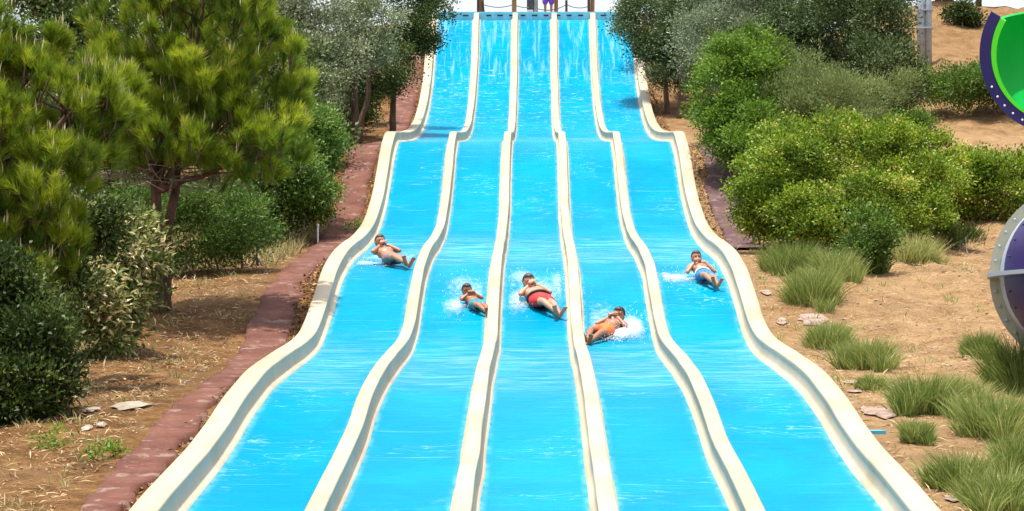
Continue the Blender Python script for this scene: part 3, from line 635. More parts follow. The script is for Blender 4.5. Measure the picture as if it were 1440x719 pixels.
def scatter(n, x0, x1, y0, y1, keep):
    x = rng.uniform(x0, x1, n); y = rng.uniform(y0, y1, n)
    k = np.array([keep(a, b) for a, b in zip(x, y)]); return x[k], y[k]
def patchy(a, b, s, t): return mnoise.noise((a * s, b * s, 3.3)) > t
# meadow grass left of the path, straw and fallen leaves: uncountable
Vs = []
x, y = scatter(1100, -7.6, -4.32, 50, 70, lambda a, b: patchy(a, b, .9, -.25))
for a, b in zip(x, y): Vs.append(blades(9, (a, b), .12, rng.uniform(.15, .42), .4, .016))
x, y = scatter(520, -7.2, -4.25, 26, 51, lambda a, b: patchy(a, b, 1.1, .1))
for a, b in zip(x, y): Vs.append(blades(6, (a, b), .1, .16, .5, .014))
m = sum(len(v) for v in Vs)
tag(link('meadow_grass', blade_mesh('meadow_grass', Vs, np.clip(rng.normal(.45, .25, m), 0, 1)), M['drygrass']), 'half dry meadow grass left of the red path', 'grass', kind='stuff')
def flat_bits(name, x, y, ll, lw, mat, label, cat, lift=.02, wild=.35):
    n = len(x); C = np.stack([x, y, GZ(x, y) + lift], 1); A = rng.normal(size=(n, 3)) * np.array([1, 1, wild]); Nn = np.array([0, 0, 1.0]) + rng.normal(size=(n, 3)) * .35
    tag(link(name, leaf_mesh(name, C, A, Nn, ll * rng.uniform(.5, 1.4, n), lw * rng.uniform(.6, 1.3, n), rng.random(n)), mat), label, cat, kind='stuff')
x, y = scatter(30000, 3.35, 11, 23, 72, lambda a, b: patchy(a, b, .8, -.35) and not (3.55 < a < 4.3 and 55 < b < 71))
flat_bits('straw', x, y, .16, .012, M['straw'], 'dry straw lying on the sandy ground', 'straw', .012, .25)
x, y = scatter(17000, -9, -4.28, 24, 54, lambda a, b: patchy(a, b, .9, -.3))
flat_bits('straw', x, y, .15, .013, M['straw'], 'dry straw and needles on the earth left of the path', 'straw', .012, .25)
x, y = scatter(8000, -3.74, -3.32, 20, 91, lambda a, b: patchy(a * 2, b, .9, -.25) and a > -3.74 + .25 * abs(mnoise.noise((b, 1, 1))) + .22 * float(sst(46, 58, b)))
flat_bits('leaf_litter', x, y, .075, .04, M['litter'], 'fallen brown leaves between the left rail and the red path', 'leaves', .03)
x, y = scatter(3000, 3.32, 3.68, 54, 91, lambda a, b: True)
x2, y2 = scatter(4000, -9, -4.2, 24, 67, lambda a, b: patchy(a, b, .6, .05))
flat_bits('leaf_litter', np.concatenate([x, x2]), np.concatenate([y, y2]), .07, .035, M['litter'], 'fallen brown leaves scattered beside the bushes', 'leaves', .025)

Vs = []
x, y = scatter(520, 3.5, 9.5, 24, 58, lambda a, b: patchy(a, b, .55, .08) and not (3.5 < a < 4.3 and b > 54))
for a, b in zip(x, y): Vs.append(blades(int(rng.integers(4, 16)), (a, b), .07, rng.uniform(.06, .2), .5, .011))
m = sum(len(v) for v in Vs)
tag(link('sparse_grass', blade_mesh('sparse_grass', Vs, np.clip(rng.normal(.68, .22, m), 0, 1)), M['grass']), 'thin half dry grass scattered over the sand right of the slide', 'grass', kind='stuff')

def pebbles(x, y, label):
    n = len(x); C = np.stack([x, y, GZ(x, y)], 1); r = rng.uniform(.008, .03, n)[:, None]; o = np.array([[1, 0, 0], [0, 1, 0], [-1, 0, 0], [0, -1, 0], [0, 0, .7], [0, 0, -.5]])
    V = C[:, None, :] + o[None] * r[:, None] * rng.uniform(.6, 1.4, (n, 6, 1)); f = np.array([[0, 1, 4], [1, 2, 4], [2, 3, 4], [3, 0, 4], [1, 0, 5], [2, 1, 5], [3, 2, 5], [0, 3, 5]])
    tag(link('pebbles', np_mesh('pebbles', V.reshape(-1, 3), tris=(np.arange(n)[:, None, None] * 6 + f[None]).reshape(-1, 3)), M['stone']), label, 'pebbles', kind='stuff')
M['stone'] = plain('pale stone', [(.3, (.2, .16, .12)), (.6, (.33, .28, .22)), (.8, (.42, .37, .31))], 7, .9, .5, 30, .2)
x, y = scatter(2600, 3.36, 9, 24, 60, lambda a, b: patchy(a, b, .7, -.1)); pebbles(x, y, 'small pebbles and clods on the sand right of the slide')
x, y = scatter(2200, -8, -4.1, 24, 52, lambda a, b: patchy(a, b, .7, -.1)); pebbles(x, y, 'small pebbles and clods on the earth left of the slide')

# ------------------------------------------------------------------ stones and slabs
M['slab'] = plain('broken slab', [(.3, (.17, .11, .09)), (.55, (.30, .22, .18)), (.8, (.42, .36, .31))], 6, .9, .4, 30, .2)
def stone(px, py, w, h, lab, mat='stone', name='stone', flat=.35):
    p, d = hit(px, py); k = pxm(d); bm = bmesh.new(); bmesh.ops.create_icosphere(bm, subdivisions=2, radius=1)
    sd = rng.random() * 99; rx = w * k / 2; ry = rx * .8 if h is None else h * k / 2 / .14
    for v in bm.verts:
        s = 1 + .55 * mnoise.noise(v.co * 1.6 + Vector((sd, 0, 0))) + (.18 * mnoise.noise(v.co * 5 + Vector((sd, 3, 0))))
        x_ = p[0] + v.co.x * rx * s; y_ = p[1] + v.co.y * min(ry, rx * 2.6) * s; v.co = Vector((x_, y_, gz(x_, y_) + .02 + max(v.co.z, -.4) * rx * flat))
    me = bpy.data.meshes.new(name); bm.to_mesh(me); bm.free()
    tag(link(name, me, M[mat], loc=tuple(p)), lab, 'stone' if mat == 'stone' else 'slab', 'stones left of the red path' if px < 600 else 'broken slabs along the right rail')
stone(182, 574, 52, 12, 'large flat pale stone on the earth left of the red path', flat=.14)
stone(128, 580, 26, 6, 'smaller flat stone left of the large pale one', flat=.2)
stone(122, 605, 16, 7, 'small reddish rounded stone below the flat stones', flat=.45)
stone(142, 602, 15, 7, 'small pale rounded stone below the large flat stone', flat=.45)
for px, py, w, h, lab in ((1143, 452, 44, 9, 'reddish broken slab beside the dense grass patch'), (1100, 455, 14, 5, 'small pale slab chip touching the right rail'), (1198, 540, 22, 8, 'upper pale slab beside the rounded grass clump'), (1202, 553, 22, 5, 'lower pale slab beside the tiny grass tuft'),
                          (1236, 582, 46, 20, 'long broken slab left of the big round grass clump'), (1340, 706, 24, 8, 'pale slab under the lowest left grass clump'), (1180, 512, 12, 6, 'small slab chip above the upper pale slab'), (1078, 414, 14, 6, 'pale slab chip beside the right rail above the reddish slab')):
    stone(px, py, w, h, lab, 'slab', 'broken_slab', .05)

# ------------------------------------------------------------------ start platform
DZ = zt + .23
M['wood'] = plain('brown post wood', [(.3, (.16, .075, .03)), (.6, (.3, .15, .07)), (.8, (.38, .22, .11))], 5, .8, .4, 30, .2, (3, 3, .5))
M['darkwood'] = plain('dark post wood', [(.3, (.04, .025, .018)), (.7, (.1, .06, .045))], 5, .8, .4, 30, .2, (3, 3, .5))
M['rope'] = plain('grey rope', [(.3, (.12, .1, .085)), (.7, (.24, .2, .17))], 40, .9, .4, 90, .1)
M['steel'] = plain('galvanised steel', [(.3, (.25, .29, .33)), (.6, (.38, .43, .48)), (.8, (.46, .51, .55))], 4, .45, .1, 20, .5, metal=.35)
M['box'] = plain('dark cabinet', [(.3, (.03, .03, .035)), (.7, (.07, .07, .08))], 6, .5, .1)
M['white'] = plain('white paint', [(.3, (.6, .6, .58)), (.7, (.76, .76, .74))], 6, .6, .1)
def dpt(px, py, y=94.3):
    r = ray(px, py); return EYE + r * (y - EYE[1]) / r[1]
def post(px, w, top, mat, lab, lean=0., y=94.3, name='wooden_post'):
    p = dpt(px, 17, y); z1 = DZ + top; mb = MB()
    mb.tube([(p[0], p[1], DZ - .01), (p[0] + lean * .5, p[1], DZ + top * .5), (p[0] + lean, p[1], z1 - .02), (p[0] + lean, p[1], z1)], [w / 2 * 1.04, w / 2, w / 2 * .97, w / 2 * .7], 10)
    tag(mb.build(name, M[mat], loc=(p[0], p[1], DZ), smooth=False), lab, 'post', 'posts on the start platform')
post(672.5, .09, 2.3, 'darkwood', 'thin dark post at the left end of the start platform')
post(677, .15, 2.3, 'wood', 'thick brown post beside the thin dark one on the start platform', .04, 94.45)
post(680, .09, .42, 'darkwood', 'short stub post right of the thick brown one', -.04, 94.2)
post(723, .15, 2.3, 'wood', 'brown post above the second divider from the left', 0)
post(782, .13, 2.3, 'wood', 'brown post just behind the legs of the standing person', 0, 94.8)
post(796.5, .08, .46, 'darkwood', 'short dark post holding the rope right of the standing person')
post(828, .09, 2.3, 'darkwood', 'dark post at the right end of the rope barrier')
post(833, .14, 2.3, 'wood', 'brown post farthest right on the start platform', .02, 94.45)
def rope(a, b, sag, lab):
    A = dpt(*a); B = dpt(*b); pts = [A + (B - A) * t - np.array([0, 0, 4 * t * (1 - t) * sag]) for t in np.linspace(0, 1, 9)]
    tag(MB().tube(pts, .016, 6).build('rope', M['rope'], loc=tuple(A)), lab, 'rope', 'ropes of the start platform')
rope((679.5, 6.5), (722, 6.5), .09, 'sagging rope between the two leftmost brown posts')
rope((724, 7.5), (744, 10.5), .03, 'short rope running to the grey column cabinet')
rope((756, 12.5), (796, 7), .10, 'rope passing behind the legs of the standing person')
rope((797, 6.5), (828, 9), .08, 'rightmost sagging rope between two dark posts')
cp = dpt(753, 17, 94.6); colm = empty('lamp_column', (cp[0], cp[1], DZ)); tag(colm, 'grey steel column with dark cabinet on the start platform', 'column')
MB().tube([(cp[0], cp[1], DZ - .01), (cp[0], cp[1], DZ + 3.0)], .085, 14).build('pole', M['steel'], colm, smooth=True)
MB().box((cp[0] - .18, cp[1] - .02, DZ + .5), (.19, .2, .62)).build('cabinet', M['box'], colm)
MB().box((cp[0] - .18, cp[1] - .02, DZ + .085), (.17, .18, .18)).build('cabinet_base', M['white'], colm)

# ------------------------------------------------------------------ big steel column on the right, small posts on the left
b0, d0 = hit(1300, 98)
sc_ = empty('steel_column', tuple(b0)); tag(sc_, 'tall grey steel column with twin pipes behind the hedge on the right', 'column')
for dx, r in ((-.10, .115), (.12, .10)):
    MB().tube([(b0[0] + dx, b0[1], b0[2] - .2), (b0[0] + dx, b0[1], b0[2] + 3.6)], r, 16).build('pipe', M['steel'], sc_, smooth=True)
mb = MB()
for z in (1.2, 1.72): mb.box((b0[0] + .01, b0[1] - .02, b0[2] + z), (.5, .26, .05))
mb.box((b0[0] + .01, b0[1], b0[2] + 1.46), (.42, .05, .4)); mb.build('bracket', M['steel'], sc_)
p, d = hit(361, 375); tp = empty('thin_post', tuple(p)); tag(tp, 'thin dark metal post standing in the grass left of the path', 'post')
MB().tube([p - np.array([0, 0, .1]), p + np.array([0, 0, 1.2])], .017, 8).build('pole', M['box'], tp)
MB().tube([p + np.array([-.1, 0, 0]), p + np.array([0, 0, .16])], .014, 6).tube([p + np.array([.1, -.03, 0]), p + np.array([0, 0, .16])], .014, 6).tube([p + np.array([.02, .1, 0]), p + np.array([0, 0, .16])], .014, 6).build('tripod_foot', M['box'], tp)
MB().tube([p + np.array([0, 0, 1.15]), p + np.array([0, 0, 1.24])], .03, 8).build('sprinkler_head', M['box'], tp)
p, d = hit(447, 345); tag(MB().tube([p - np.array([0, 0, .1]), p + np.array([0, 0, .38])], .018, 8).tube([p + np.array([0, 0, .36]), p + np.array([0, 0, .40])], .026, 8).build('marker_post', M['white'], loc=tuple(p)), 'short white marker post at the edge of the red path', 'post')

# ------------------------------------------------------------------ raft tube and flume at the right edge
def glossy(name, a, b, rough=.25):
    return plain(name, [(.3, a), (.7, b)], 1.2, max(rough, .4), .06, 5, .10)
M['purple'] = glossy('purple gelcoat', (.022, .009, .08), (.028, .012, .095))
M['creamflange'] = glossy('cream flange', (.36, .36, .27), (.44, .43, .33), .45)
M['paleblue'] = glossy('pale blue band', (.30, .35, .41), (.36, .40, .45), .3)
M['navy'] = glossy('navy flange', (.025, .02, .095), (.04, .032, .13), .5)
M['green'] = glossy('green gelcoat', (.0, .30, .035), (.002, .36, .05), .4)
M['lit_green'] = glossy('lit lip green', (.08, .62, .02), (.11, .68, .03), .3)  # brighter than the trough green: light on the lip wall put into the colour
def bend(c, t, Rt, climb=0.):
    """frame along a bend that turns right from direction t; returns f(angle)->(centre, tangent, side, up)"""
    t = np.array([t[0], t[1], 0.]); t /= np.linalg.norm(t); s = np.array([t[1], -t[0], 0.]); O = c + s * Rt
    def f(a):
        pos = O - s * Rt * math.cos(a) + t * Rt * math.sin(a) + np.array([0, 0, climb * a * Rt]); tg = t * math.cos(a) + s * math.sin(a); sd = np.array([tg[1], -tg[0], 0.]); return pos, tg, sd, np.array([0, 0, 1.])
    return f
def ring_sweep(fr, a0, a1, n, r, th0=0., th1=360., k=48, thick=0.03, shift=0., taper=0.):
    """tube or trough wall with real thickness along a bend"""
    V = []; Q = []; full = abs(th1 - th0) >= 360; kk = k if full else k + 1
    for i in range(n + 1):
        pos, tg, sd, up = fr(a0 + (a1 - a0) * i / n)
        for rr in (r, r + thick):
            for j in range(kk):
                th = math.radians(th0 + (th1 - th0) * j / k); r_ = rr + (thick * taper * (j / k) ** 1.5 if rr == r else 0); V.append(pos + tg * shift + r_ * (math.cos(th) * sd + math.sin(th) * up))
    m = 2 * kk
    for i in range(n):
        for j in range(kk if full else kk - 1):
            j2 = (j + 1) % kk; a, b = i * m, (i + 1) * m
            Q.append((a + j, a + j2, b + j2, b + j)); Q.append((a + kk + j, b + kk + j, b + kk + j2, a + kk + j2))
        if not full:
            for j in (0, kk - 1): Q.append((i * m + j, i * m + kk + j, (i + 1) * m + kk + j, (i + 1) * m + j))
    for i in (0, n):
        for j in range(kk if full else kk - 1):
            j2 = (j + 1) % kk; Q.append((i * m + j, i * m + j2, i * m + kk + j2, i * m + kk + j))
    return V, Q
def ring_obj(name, fr, a0, a1, n, r, mat, parent, **kw):
    V, Q = ring_sweep(fr, a0, a1, n, r, **kw); me = bpy.data.meshes.new(name); me.from_pydata([tuple(v) for v in V], [], Q); me.update()
    me.polygons.foreach_set('use_smooth', np.ones(len(me.polygons), bool))
    bm = bmesh.new(); bm.from_mesh(me); bmesh.ops.recalc_face_normals(bm, faces=bm.faces)
    for e in bm.edges:
        if len(e.link_faces) == 2 and e.calc_face_angle(0) > .6: e.smooth = False
    bm.to_mesh(me); bm.free()
    return link(name, me, mat, parent)
def bolts(fr, a, rr, n, th0, th1, mat, parent, off, size=.022):
    mb = MB(); pos, tg, sd, up = fr(a)
    for i in range(n):
        th = math.radians(th0 + (th1 - th0) * i / n); c = pos + rr * (math.cos(th) * sd + math.sin(th) * up)
        mb.tube([c + tg * off * .6, c + tg * off, c + tg * off * 1.25], [size, size, size * .5], 6)
    o = mb.build('bolts', mat, parent); o['kind'] = 'stuff'; return o
# closed tube, U-turn bulging to the left
c0 = at(1524, 388, 24.6); rr_ = ray(1524, 388)
fr = bend(c0, rr_[:2], 3.2)
tube = empty('raft_tube', (c0[0], c0[1], gz(c0[0], c0[1]))); tag(tube, 'big purple and cream raft slide tube at the right edge above the weeds', 'slide tube')
ring_obj('rear_section', fr, .02, .9, 12, 1.000, M['creamflange'], tube, thick=.035)
ring_obj('flange', fr, -.004, .018, 1, 1.0, M['creamflange'], tube, thick=.147)
ring_obj('joint_band', fr, -.17, -.006, 6, .985, M['paleblue'], tube, thick=.03)
ring_obj('front_section', fr, -.95, -.172, 14, .98, M['purple'], tube, thick=.03)
for s, nm in ((180, 'seam_flange'),):
    ring_obj(nm, fr, -.95, .9, 40, 1.027, M['paleblue'], tube, th0=179, th1=181.4, k=2, thick=.15)
bolts(fr, -.004, 1.085, 36, 0, 360, M['steel'], tube, -.02)
bolts(fr, -.23, 1.012, 30, 0, 360, M['box'], tube, -.02, .018)
g = fr(.35)[0]; MB().tube([(g[0], g[1], gz(g[0], g[1]) - .2), (g[0], g[1], g[2] - .98)], .22, 14).build('support_post', M['steel'], tube, smooth=True)
g = fr(-.6)[0]; MB().tube([(g[0], g[1], gz(g[0], g[1]) - .2), (g[0], g[1], g[2] - .98)], .12, 14).build('support_post', M['steel'], tube, smooth=True)
# open flume higher up
c1 = at(1496, 74, 27.0); r1 = ray(1496, 74); fr2 = bend(c1, r1[:2], 3.6, .20)
fl = empty('green_flume', (fr2(.5)[0][0], fr2(.5)[0][1], gz(fr2(.5)[0][0], fr2(.5)[0][1]))); tag(fl, 'open green flume with navy bolted flange high at the right edge', 'slide flume')
ring_obj('trough', fr2, -.008, 1.5, 22, 0.932, M['green'], fl, th0=150, th1=392, k=44, thick=.04)
ring_obj('lit_lip', fr2, -.012, .034, 1, 0.890, M['lit_green'], fl, th0=150, th1=262, taper=.97, k=24, thick=.078)  # tapering bright ring, painted as the lit inner wall of the trough
ring_obj('flange', fr2, -.01, .012, 1, 0.975, M['navy'], fl, th0=149, th1=393, k=44, thick=.15)
ring_obj('outer_shell', fr2, .014, 1.5, 20, 0.969, M['navy'], fl, th0=152, th1=390, k=44, thick=.03)
bolts(fr2, -.01, 1.06, 15, 205, 330, M['white'], fl, -.03, .016)
g = fr2(.55)[0]; MB().tube([(g[0], g[1], gz(g[0], g[1]) - .3), (g[0], g[1], g[2] - .9)], .16, 16).build('support_post', M['steel'], fl, smooth=True)

# ------------------------------------------------------------------ people
def skin_mat(name, a, b):
    m = plain(name, [(.3, a), (.7, b)], 6, .38, .1, 40, .45); return m
def remesh(mb, name, vox, smooth=2):
    me = mb.mesh(name); o = bpy.data.objects.new(name, me); COL.objects.link(o)
    r = o.modifiers.new('r', 'REMESH'); r.mode = 'VOXEL'; r.voxel_size = vox; r.use_smooth_shade = True
    s = o.modifiers.new('s', 'SMOOTH'); s.iterations = smooth; s.factor = .5
    dg = bpy.context.evaluated_depsgraph_get(); out = bpy.data.meshes.new_from_object(o.evaluated_get(dg)); out.name = name
    COL.objects.unlink(o); bpy.data.objects.remove(o); bpy.data.meshes.remove(me)
    out.polygons.foreach_set('use_smooth', np.ones(len(out.polygons), bool)); return out
def person(label, O, e, u, w, pose, H, g, skin, hairm, shortm, band=None, head=1.0, rec=1.0):
    k = H / 1.75; e, u, w = map(lambda q: np.asarray(q, float), (e, u, w))
    T = lambda p: O + k * (p[0] * e + p[1] * u + p[2] * w)
    lying = pose != 'stand'
    root = empty('person', tuple(O)); tag(root, label, 'person', 'bathers')
    b = MB(); B3 = np.stack([e, u, w], 1)
    if lying:
        L_ = lambda a, b: a + (b - a) * rec           # how far the upper body is raised off the slide
        pel = (0, 0, .12); bel = (0, .17, L_(.13, .165)); che = (0, .37, L_(.135, .215)); sh = (.18, .49, L_(.14, .25)); nk0 = (0, .53, L_(.15, .27)); hd = np.array([0, .675, L_(.245, .42)])
        tl = math.radians(L_(80, 72)); hu = np.array([0, math.cos(tl), math.sin(tl)]); hf = np.array([0, -math.sin(tl), math.cos(tl)])
        hip = (.09, -.04, .115); kn = (.085, -.46, .15); an = (.055, -.88, .075); toe = np.array([.045, -.12, .135])
        if pose == 'chin': el = (.255, .30, L_(.15, .27)); wr = (.07, .43, L_(.265, .365)); hv = np.array([-.75, .5, .25])
        elif pose == 'crossed': el = (.235, .30, L_(.16, .26)); wr = (.06, .36, L_(.27, .375)); hv = np.array([-.97, .1, .0])
        else: el = (.27, .26, L_(.12, .17)); wr = (.10, .40, L_(.26, .36)); hv = np.array([-.8, .5, .1])
    else:
        pel = (0, .93, 0); bel = (0, 1.08, 0.01); che = (0, 1.27, 0.0); sh = (.18, 1.42, 0); nk0 = (0, 1.44, 0); hd = np.array([0, 1.63, .02]); hu = np.array([0, 1., 0]); hf = np.array([0, 0, 1.])
        hip = (.09, .9, 0); kn = (.10, .48, .02); an = (.10, .085, -.02); toe = np.array([.02, -.055, .17]); el = (.27, 1.13, -.02); wr = (.29, .88, .06); hv = np.array([0, -.95, .2])
    Rb = B3
    b.ell(T(pel), np.array([.165 * g, .13, .112]) * k, Rb); b.ell(T(bel), np.array([.15 * g, .17, .11 * g]) * k, Rb); b.ell(T(che), np.array([.172 * (1 + (g - 1) * .6), .175, .118]) * k, Rb)
    b.cap(T((-sh[0] + .03, sh[1], sh[2])), T((sh[0] - .03, sh[1], sh[2])), .072 * k, .072 * k)
    b.cap(T(nk0), T(hd - hu * .06), .056 * k, .05 * k)
    hk = k * head; hx = e; hU = B3 @ hu; hF = B3 @ hf; HC = T(hd); HR = np.stack([hx, hF, hU], 1)
    b.ell(HC + hU * .02 * hk, np.array([.076, .093, .098]) * hk, HR); b.ell(HC - hU * .05 * hk + hF * .022 * hk, np.array([.056, .062, .062]) * hk, HR)
    b.ell(HC + hF * .096 * hk - hU * .012 * hk, np.array([.013, .016, .022]) * hk, HR)
    for s in (-1, 1):
        b.ell(HC + hx * s * .078 * hk - hU * .005 * hk, np.array([.01, .02, .03]) * hk, HR)
        m = lambda p: T((s * p[0], p[1], p[2]))
        b.cap(m(sh), m(el), .052 * k * (.7 + .3 * g), .043 * k); b.cap(m(el), m(wr), .042 * k, .029 * k)
        W0 = np.array(wr) + (np.array([0, 0, .0]) if s > 0 else (np.array([0, -.035, .05]) if lying else 0)); hvn = hv / np.linalg.norm(hv); palm = W0 + hvn * .085
        if s < 0 and lying: b.cap(m(wr), m(W0), .029 * k, .027 * k)
        wide = np.array([0, .75, .3]) if lying else np.array([0, 0, 1.]); wide = wide - hvn * (wide @ hvn); wide /= np.linalg.norm(wide)
        for q in (-.022, 0, .022): b.cap(m(W0 + wide * q * .7), m(palm + wide * q), .021 * k, .018 * k)
        down = np.cross(hvn, wide); down = down if (down[2] < 0) == lying else -down
        for j, (q, ln) in enumerate(((-.034, .062), (-.012, .076), (.011, .080), (.034, .07))):
            f0 = palm + wide * q; f1 = f0 + hvn * ln * .55 + wide * q * .12; f2 = f1 + hvn * ln * .4 + down * .018
            b.cap(m(f0), m(f1), .0095 * k, .009 * k, 8); b.cap(m(f1), m(f2), .009 * k, .008 * k, 8)
        t0 = W0 + wide * .03 + hvn * .03; b.cap(m(t0), m(t0 + wide * .035 + hvn * .04), .011 * k, .0095 * k, 8)
        K = np.array(kn); A = np.array(an); Hh = np.array(hip)
        if lying and s < 0: A = A + np.array([-.06, .02, .035]); K = K + np.array([0, 0, .05])
        b.cap(m(Hh), m(K), .088 * k * (.6 + .4 * g), .056 * k); b.cap(m(K), m(K + (A - K) * .35), .055 * k, .052 * k); b.cap(m(K + (A - K) * .3), m(A), .053 * k, .036 * k)
        hl = A + (np.array([0, -.035, -.02]) if lying else np.array([0, -.035, -.035])); b.ell(m(hl), .036 * k)
        tv = toe + (np.array([.02, 0, 0])); b.cap(m(hl), m(A + tv * .75), .034 * k, .029 * k); b.cap(m(hl + np.array([.012, 0, 0])), m(A + tv * .8 + np.array([.025, 0, 0])), .03 * k, .022 * k)
        for j in range(5):
            f = A + tv * (.88 - .03 * j) + np.array([-.028 + .018 * j, 0, 0]); b.cap(m(f), m(f + tv * .2), (.014 - .0015 * j) * k, (.011 - .001 * j) * k, 8)
    body = link('body', remesh(b, 'body', .0095 * max(k, .85), 2), skin, root)
    # hair: closed cap, its face side tucked inside the head
    bm = bmesh.new(); bmesh.ops.create_uvsphere(bm, u_segments=20, v_segments=14, radius=1)
    for v in bm.verts:
        d = v.co.copy(); face = (d.y > .12 and d.z < .62) or (d.z < -.35 and d.y > -.3)
        sc = .86 if face else 1.13 + .05 * mnoise.noise(d * 4)
        q = HC + hU * .022 * hk + (d.x * .079 * hx + d.y * .096 * hF + d.z * .101 * hU) * sc * hk; v.co = Vector(q)
    me = bpy.data.meshes.new('hair'); bm.to_mesh(me); bm.free(); me.polygons.foreach_set('use_smooth', np.ones(len(me.polygons), bool)); link('hair', me, hairm, root)
    for s in (-1, 1):
        MB().ell(HC + hF * .088 * hk + hx * s * .03 * hk + hU * .012 * hk, np.array([.015, .008, .008]) * hk, HR, 8, 6).build('eye', M['eye'], root, smooth=True)
        MB().ell(HC + hF * .090 * hk + hx * s * .03 * hk + hU * .032 * hk, np.array([.02, .006, .004]) * hk, HR, 8, 6).build('eyebrow', hairm, root, smooth=True)
    MB().ell(HC + hF * .083 * hk - hU * .055 * hk, np.array([.024, .007, .007]) * hk, HR, 8, 6).build('mouth', M['lip'], root, smooth=True)
    # swim shorts
    s_ = MB(); s_.ell(T(pel), np.array([.165 * g + .016, .125, .126]) * k, Rb)
    ln = .46 if pose != 'stand' else 1.22
    for s in (-1, 1):
        Hh = np.array([s * hip[0], hip[1], hip[2]]); K = np.array([s * kn[0], kn[1], kn[2] + (.05 if lying and s < 0 else 0)]); r0 = (.088 * (.6 + .4 * g) + .02) * k
        s_.cap(T(Hh), T(Hh + (K - Hh) * ln), r0, r0 * .88)
    link('swim_shorts', remesh(s_, 'swim_shorts', .012, 2), shortm, root)
    if band is not None:
        mb = MB(); n = 26; cpos = np.array(pel) + (np.array(bel) - np.array(pel)) * .52
        pts = [T(cpos + np.array([math.cos(a) * (.158 * g + .012), 0, math.sin(a) * (.112 * (.5 + .5 * g) + .012)])) for a in np.linspace(0, 2 * math.pi, n + 1)]
        mb.tube(pts, .022 * k, 8, False).build('waistband', band, root, smooth=True)
    return root
M['eye'] = plain('dark eye', [(.3, (.02, .015, .012)), (.7, (.04, .03, .025))], 5, .2, 0)
M['lip'] = plain('lips', [(.3, (.3, .09, .07)), (.7, (.36, .12, .09))], 5, .4, 0)
skinA = skin_mat('fair wet skin', (.42, .20, .12), (.52, .27, .17)); skinB = skin_mat('tanned wet skin', (.29, .115, .055), (.38, .16, .085)); skinC = skin_mat('light tanned skin', (.35, .155, .085), (.44, .21, .125))
hairD = plain('dark wet hair', [(.3, (.012, .009, .007)), (.7, (.035, .025, .02))], 30, .35, .6, 60, .5)
hairB = plain('brown wet hair', [(.3, (.03, .018, .012)), (.7, (.07, .045, .03))], 30, .35, .6, 60, .5)
def cloth(name, a, b): return plain(name, [(.3, a), (.7, b)], 9, .55, .5, 14, .3, bdist=.03)
red = cloth('red cloth', (.55, .015, .02), (.7, .03, .03)); blackc = cloth('black cloth', (.015, .015, .018), (.04, .04, .045)); teal = cloth('teal cloth', (.03, .16, .2), (.06, .24, .28)); blue = cloth('blue cloth', (.02, .14, .32), (.04, .22, .42))
orange = cloth('orange cloth', (.75, .11, .015), (.85, .17, .03)); greyc = cloth('grey pink cloth', (.16, .12, .12), (.25, .19, .19)); whitec = cloth('white cloth', (.75, .75, .75), (.85, .85, .85)); purplec = cloth('purple cloth', (.12, .03, .3), (.2, .05, .42))
FLOOR = -.124
def slope_frame(x, y, yaw):
    y2 = y; s = math.atan2(float(P(y2 + .35)) - float(P(y2 - .35)), .7)
    t = np.array([0, math.cos(s), math.sin(s)]); n = np.array([0, -math.sin(s), math.cos(s)]); e = np.array([1., 0, 0])
    u = math.cos(yaw) * t - math.sin(yaw) * e; v = math.cos(yaw) * e + math.sin(yaw) * t
    return np.array([x, y, float(P(y)) + FLOOR]) + n * .012, v, u, n
def spot(px, py):
    """point of the lane floor seen there"""
    r = ray(px, py)
    for d in np.arange(22, 100, .03):
        p = EYE + r * d
        if p[2] < float(P(p[1])) + FLOOR: return p[0], p[1]
SL = [('bather with bare chest and crossed arms in the leftmost lane', 550, 374, 20, 'chin', 1.56, .95, skinC, hairB, greyc, None, 1.16, .7),
      ('child with black hair and crossed arms in teal shorts in the second lane', 669, 436, 18, 'crossed', 1.18, .94, skinB, hairD, teal, None, 1.34, .08),
      ('heavy man in red swim shorts with hands at his chin in the middle lane', 760, 433, 17, 'chin', 1.57, 1.20, skinA, hairB, red, blackc, 1.2, .15),
      ('bather in orange shorts half hidden by spray in the fourth lane', 851, 475, -22, 'chin', 1.46, .9, skinB, hairD, orange, None, 1.24, .08),
      ('boy in blue shorts with white waistband in the rightmost lane', 990, 397, 10, 'low', 1.40, .88, skinC, hairB, blue, whitec, 1.2, .6)]
slid = []
for lab, px, py, yaw, pose, H, g, sk, hr, sm, band, hdk, rc_ in SL:
    x, y = spot(px, py); fr_ = slope_frame(x, y, math.radians(yaw)); slid.append((x, y, yaw))
    person(lab, *fr_, pose, H, g, sk, hr, sm, band, hdk, rc_)
sp = dpt(771, 17, 94.2)
person('person in purple shorts standing on the start platform beside a brown post', np.array([sp[0], sp[1], DZ]), np.array([1., 0, 0]), np.array([0, 0, 1.]), np.array([0, -1., 0]), 'stand', 1.7, .95, skinB, hairD, purplec)

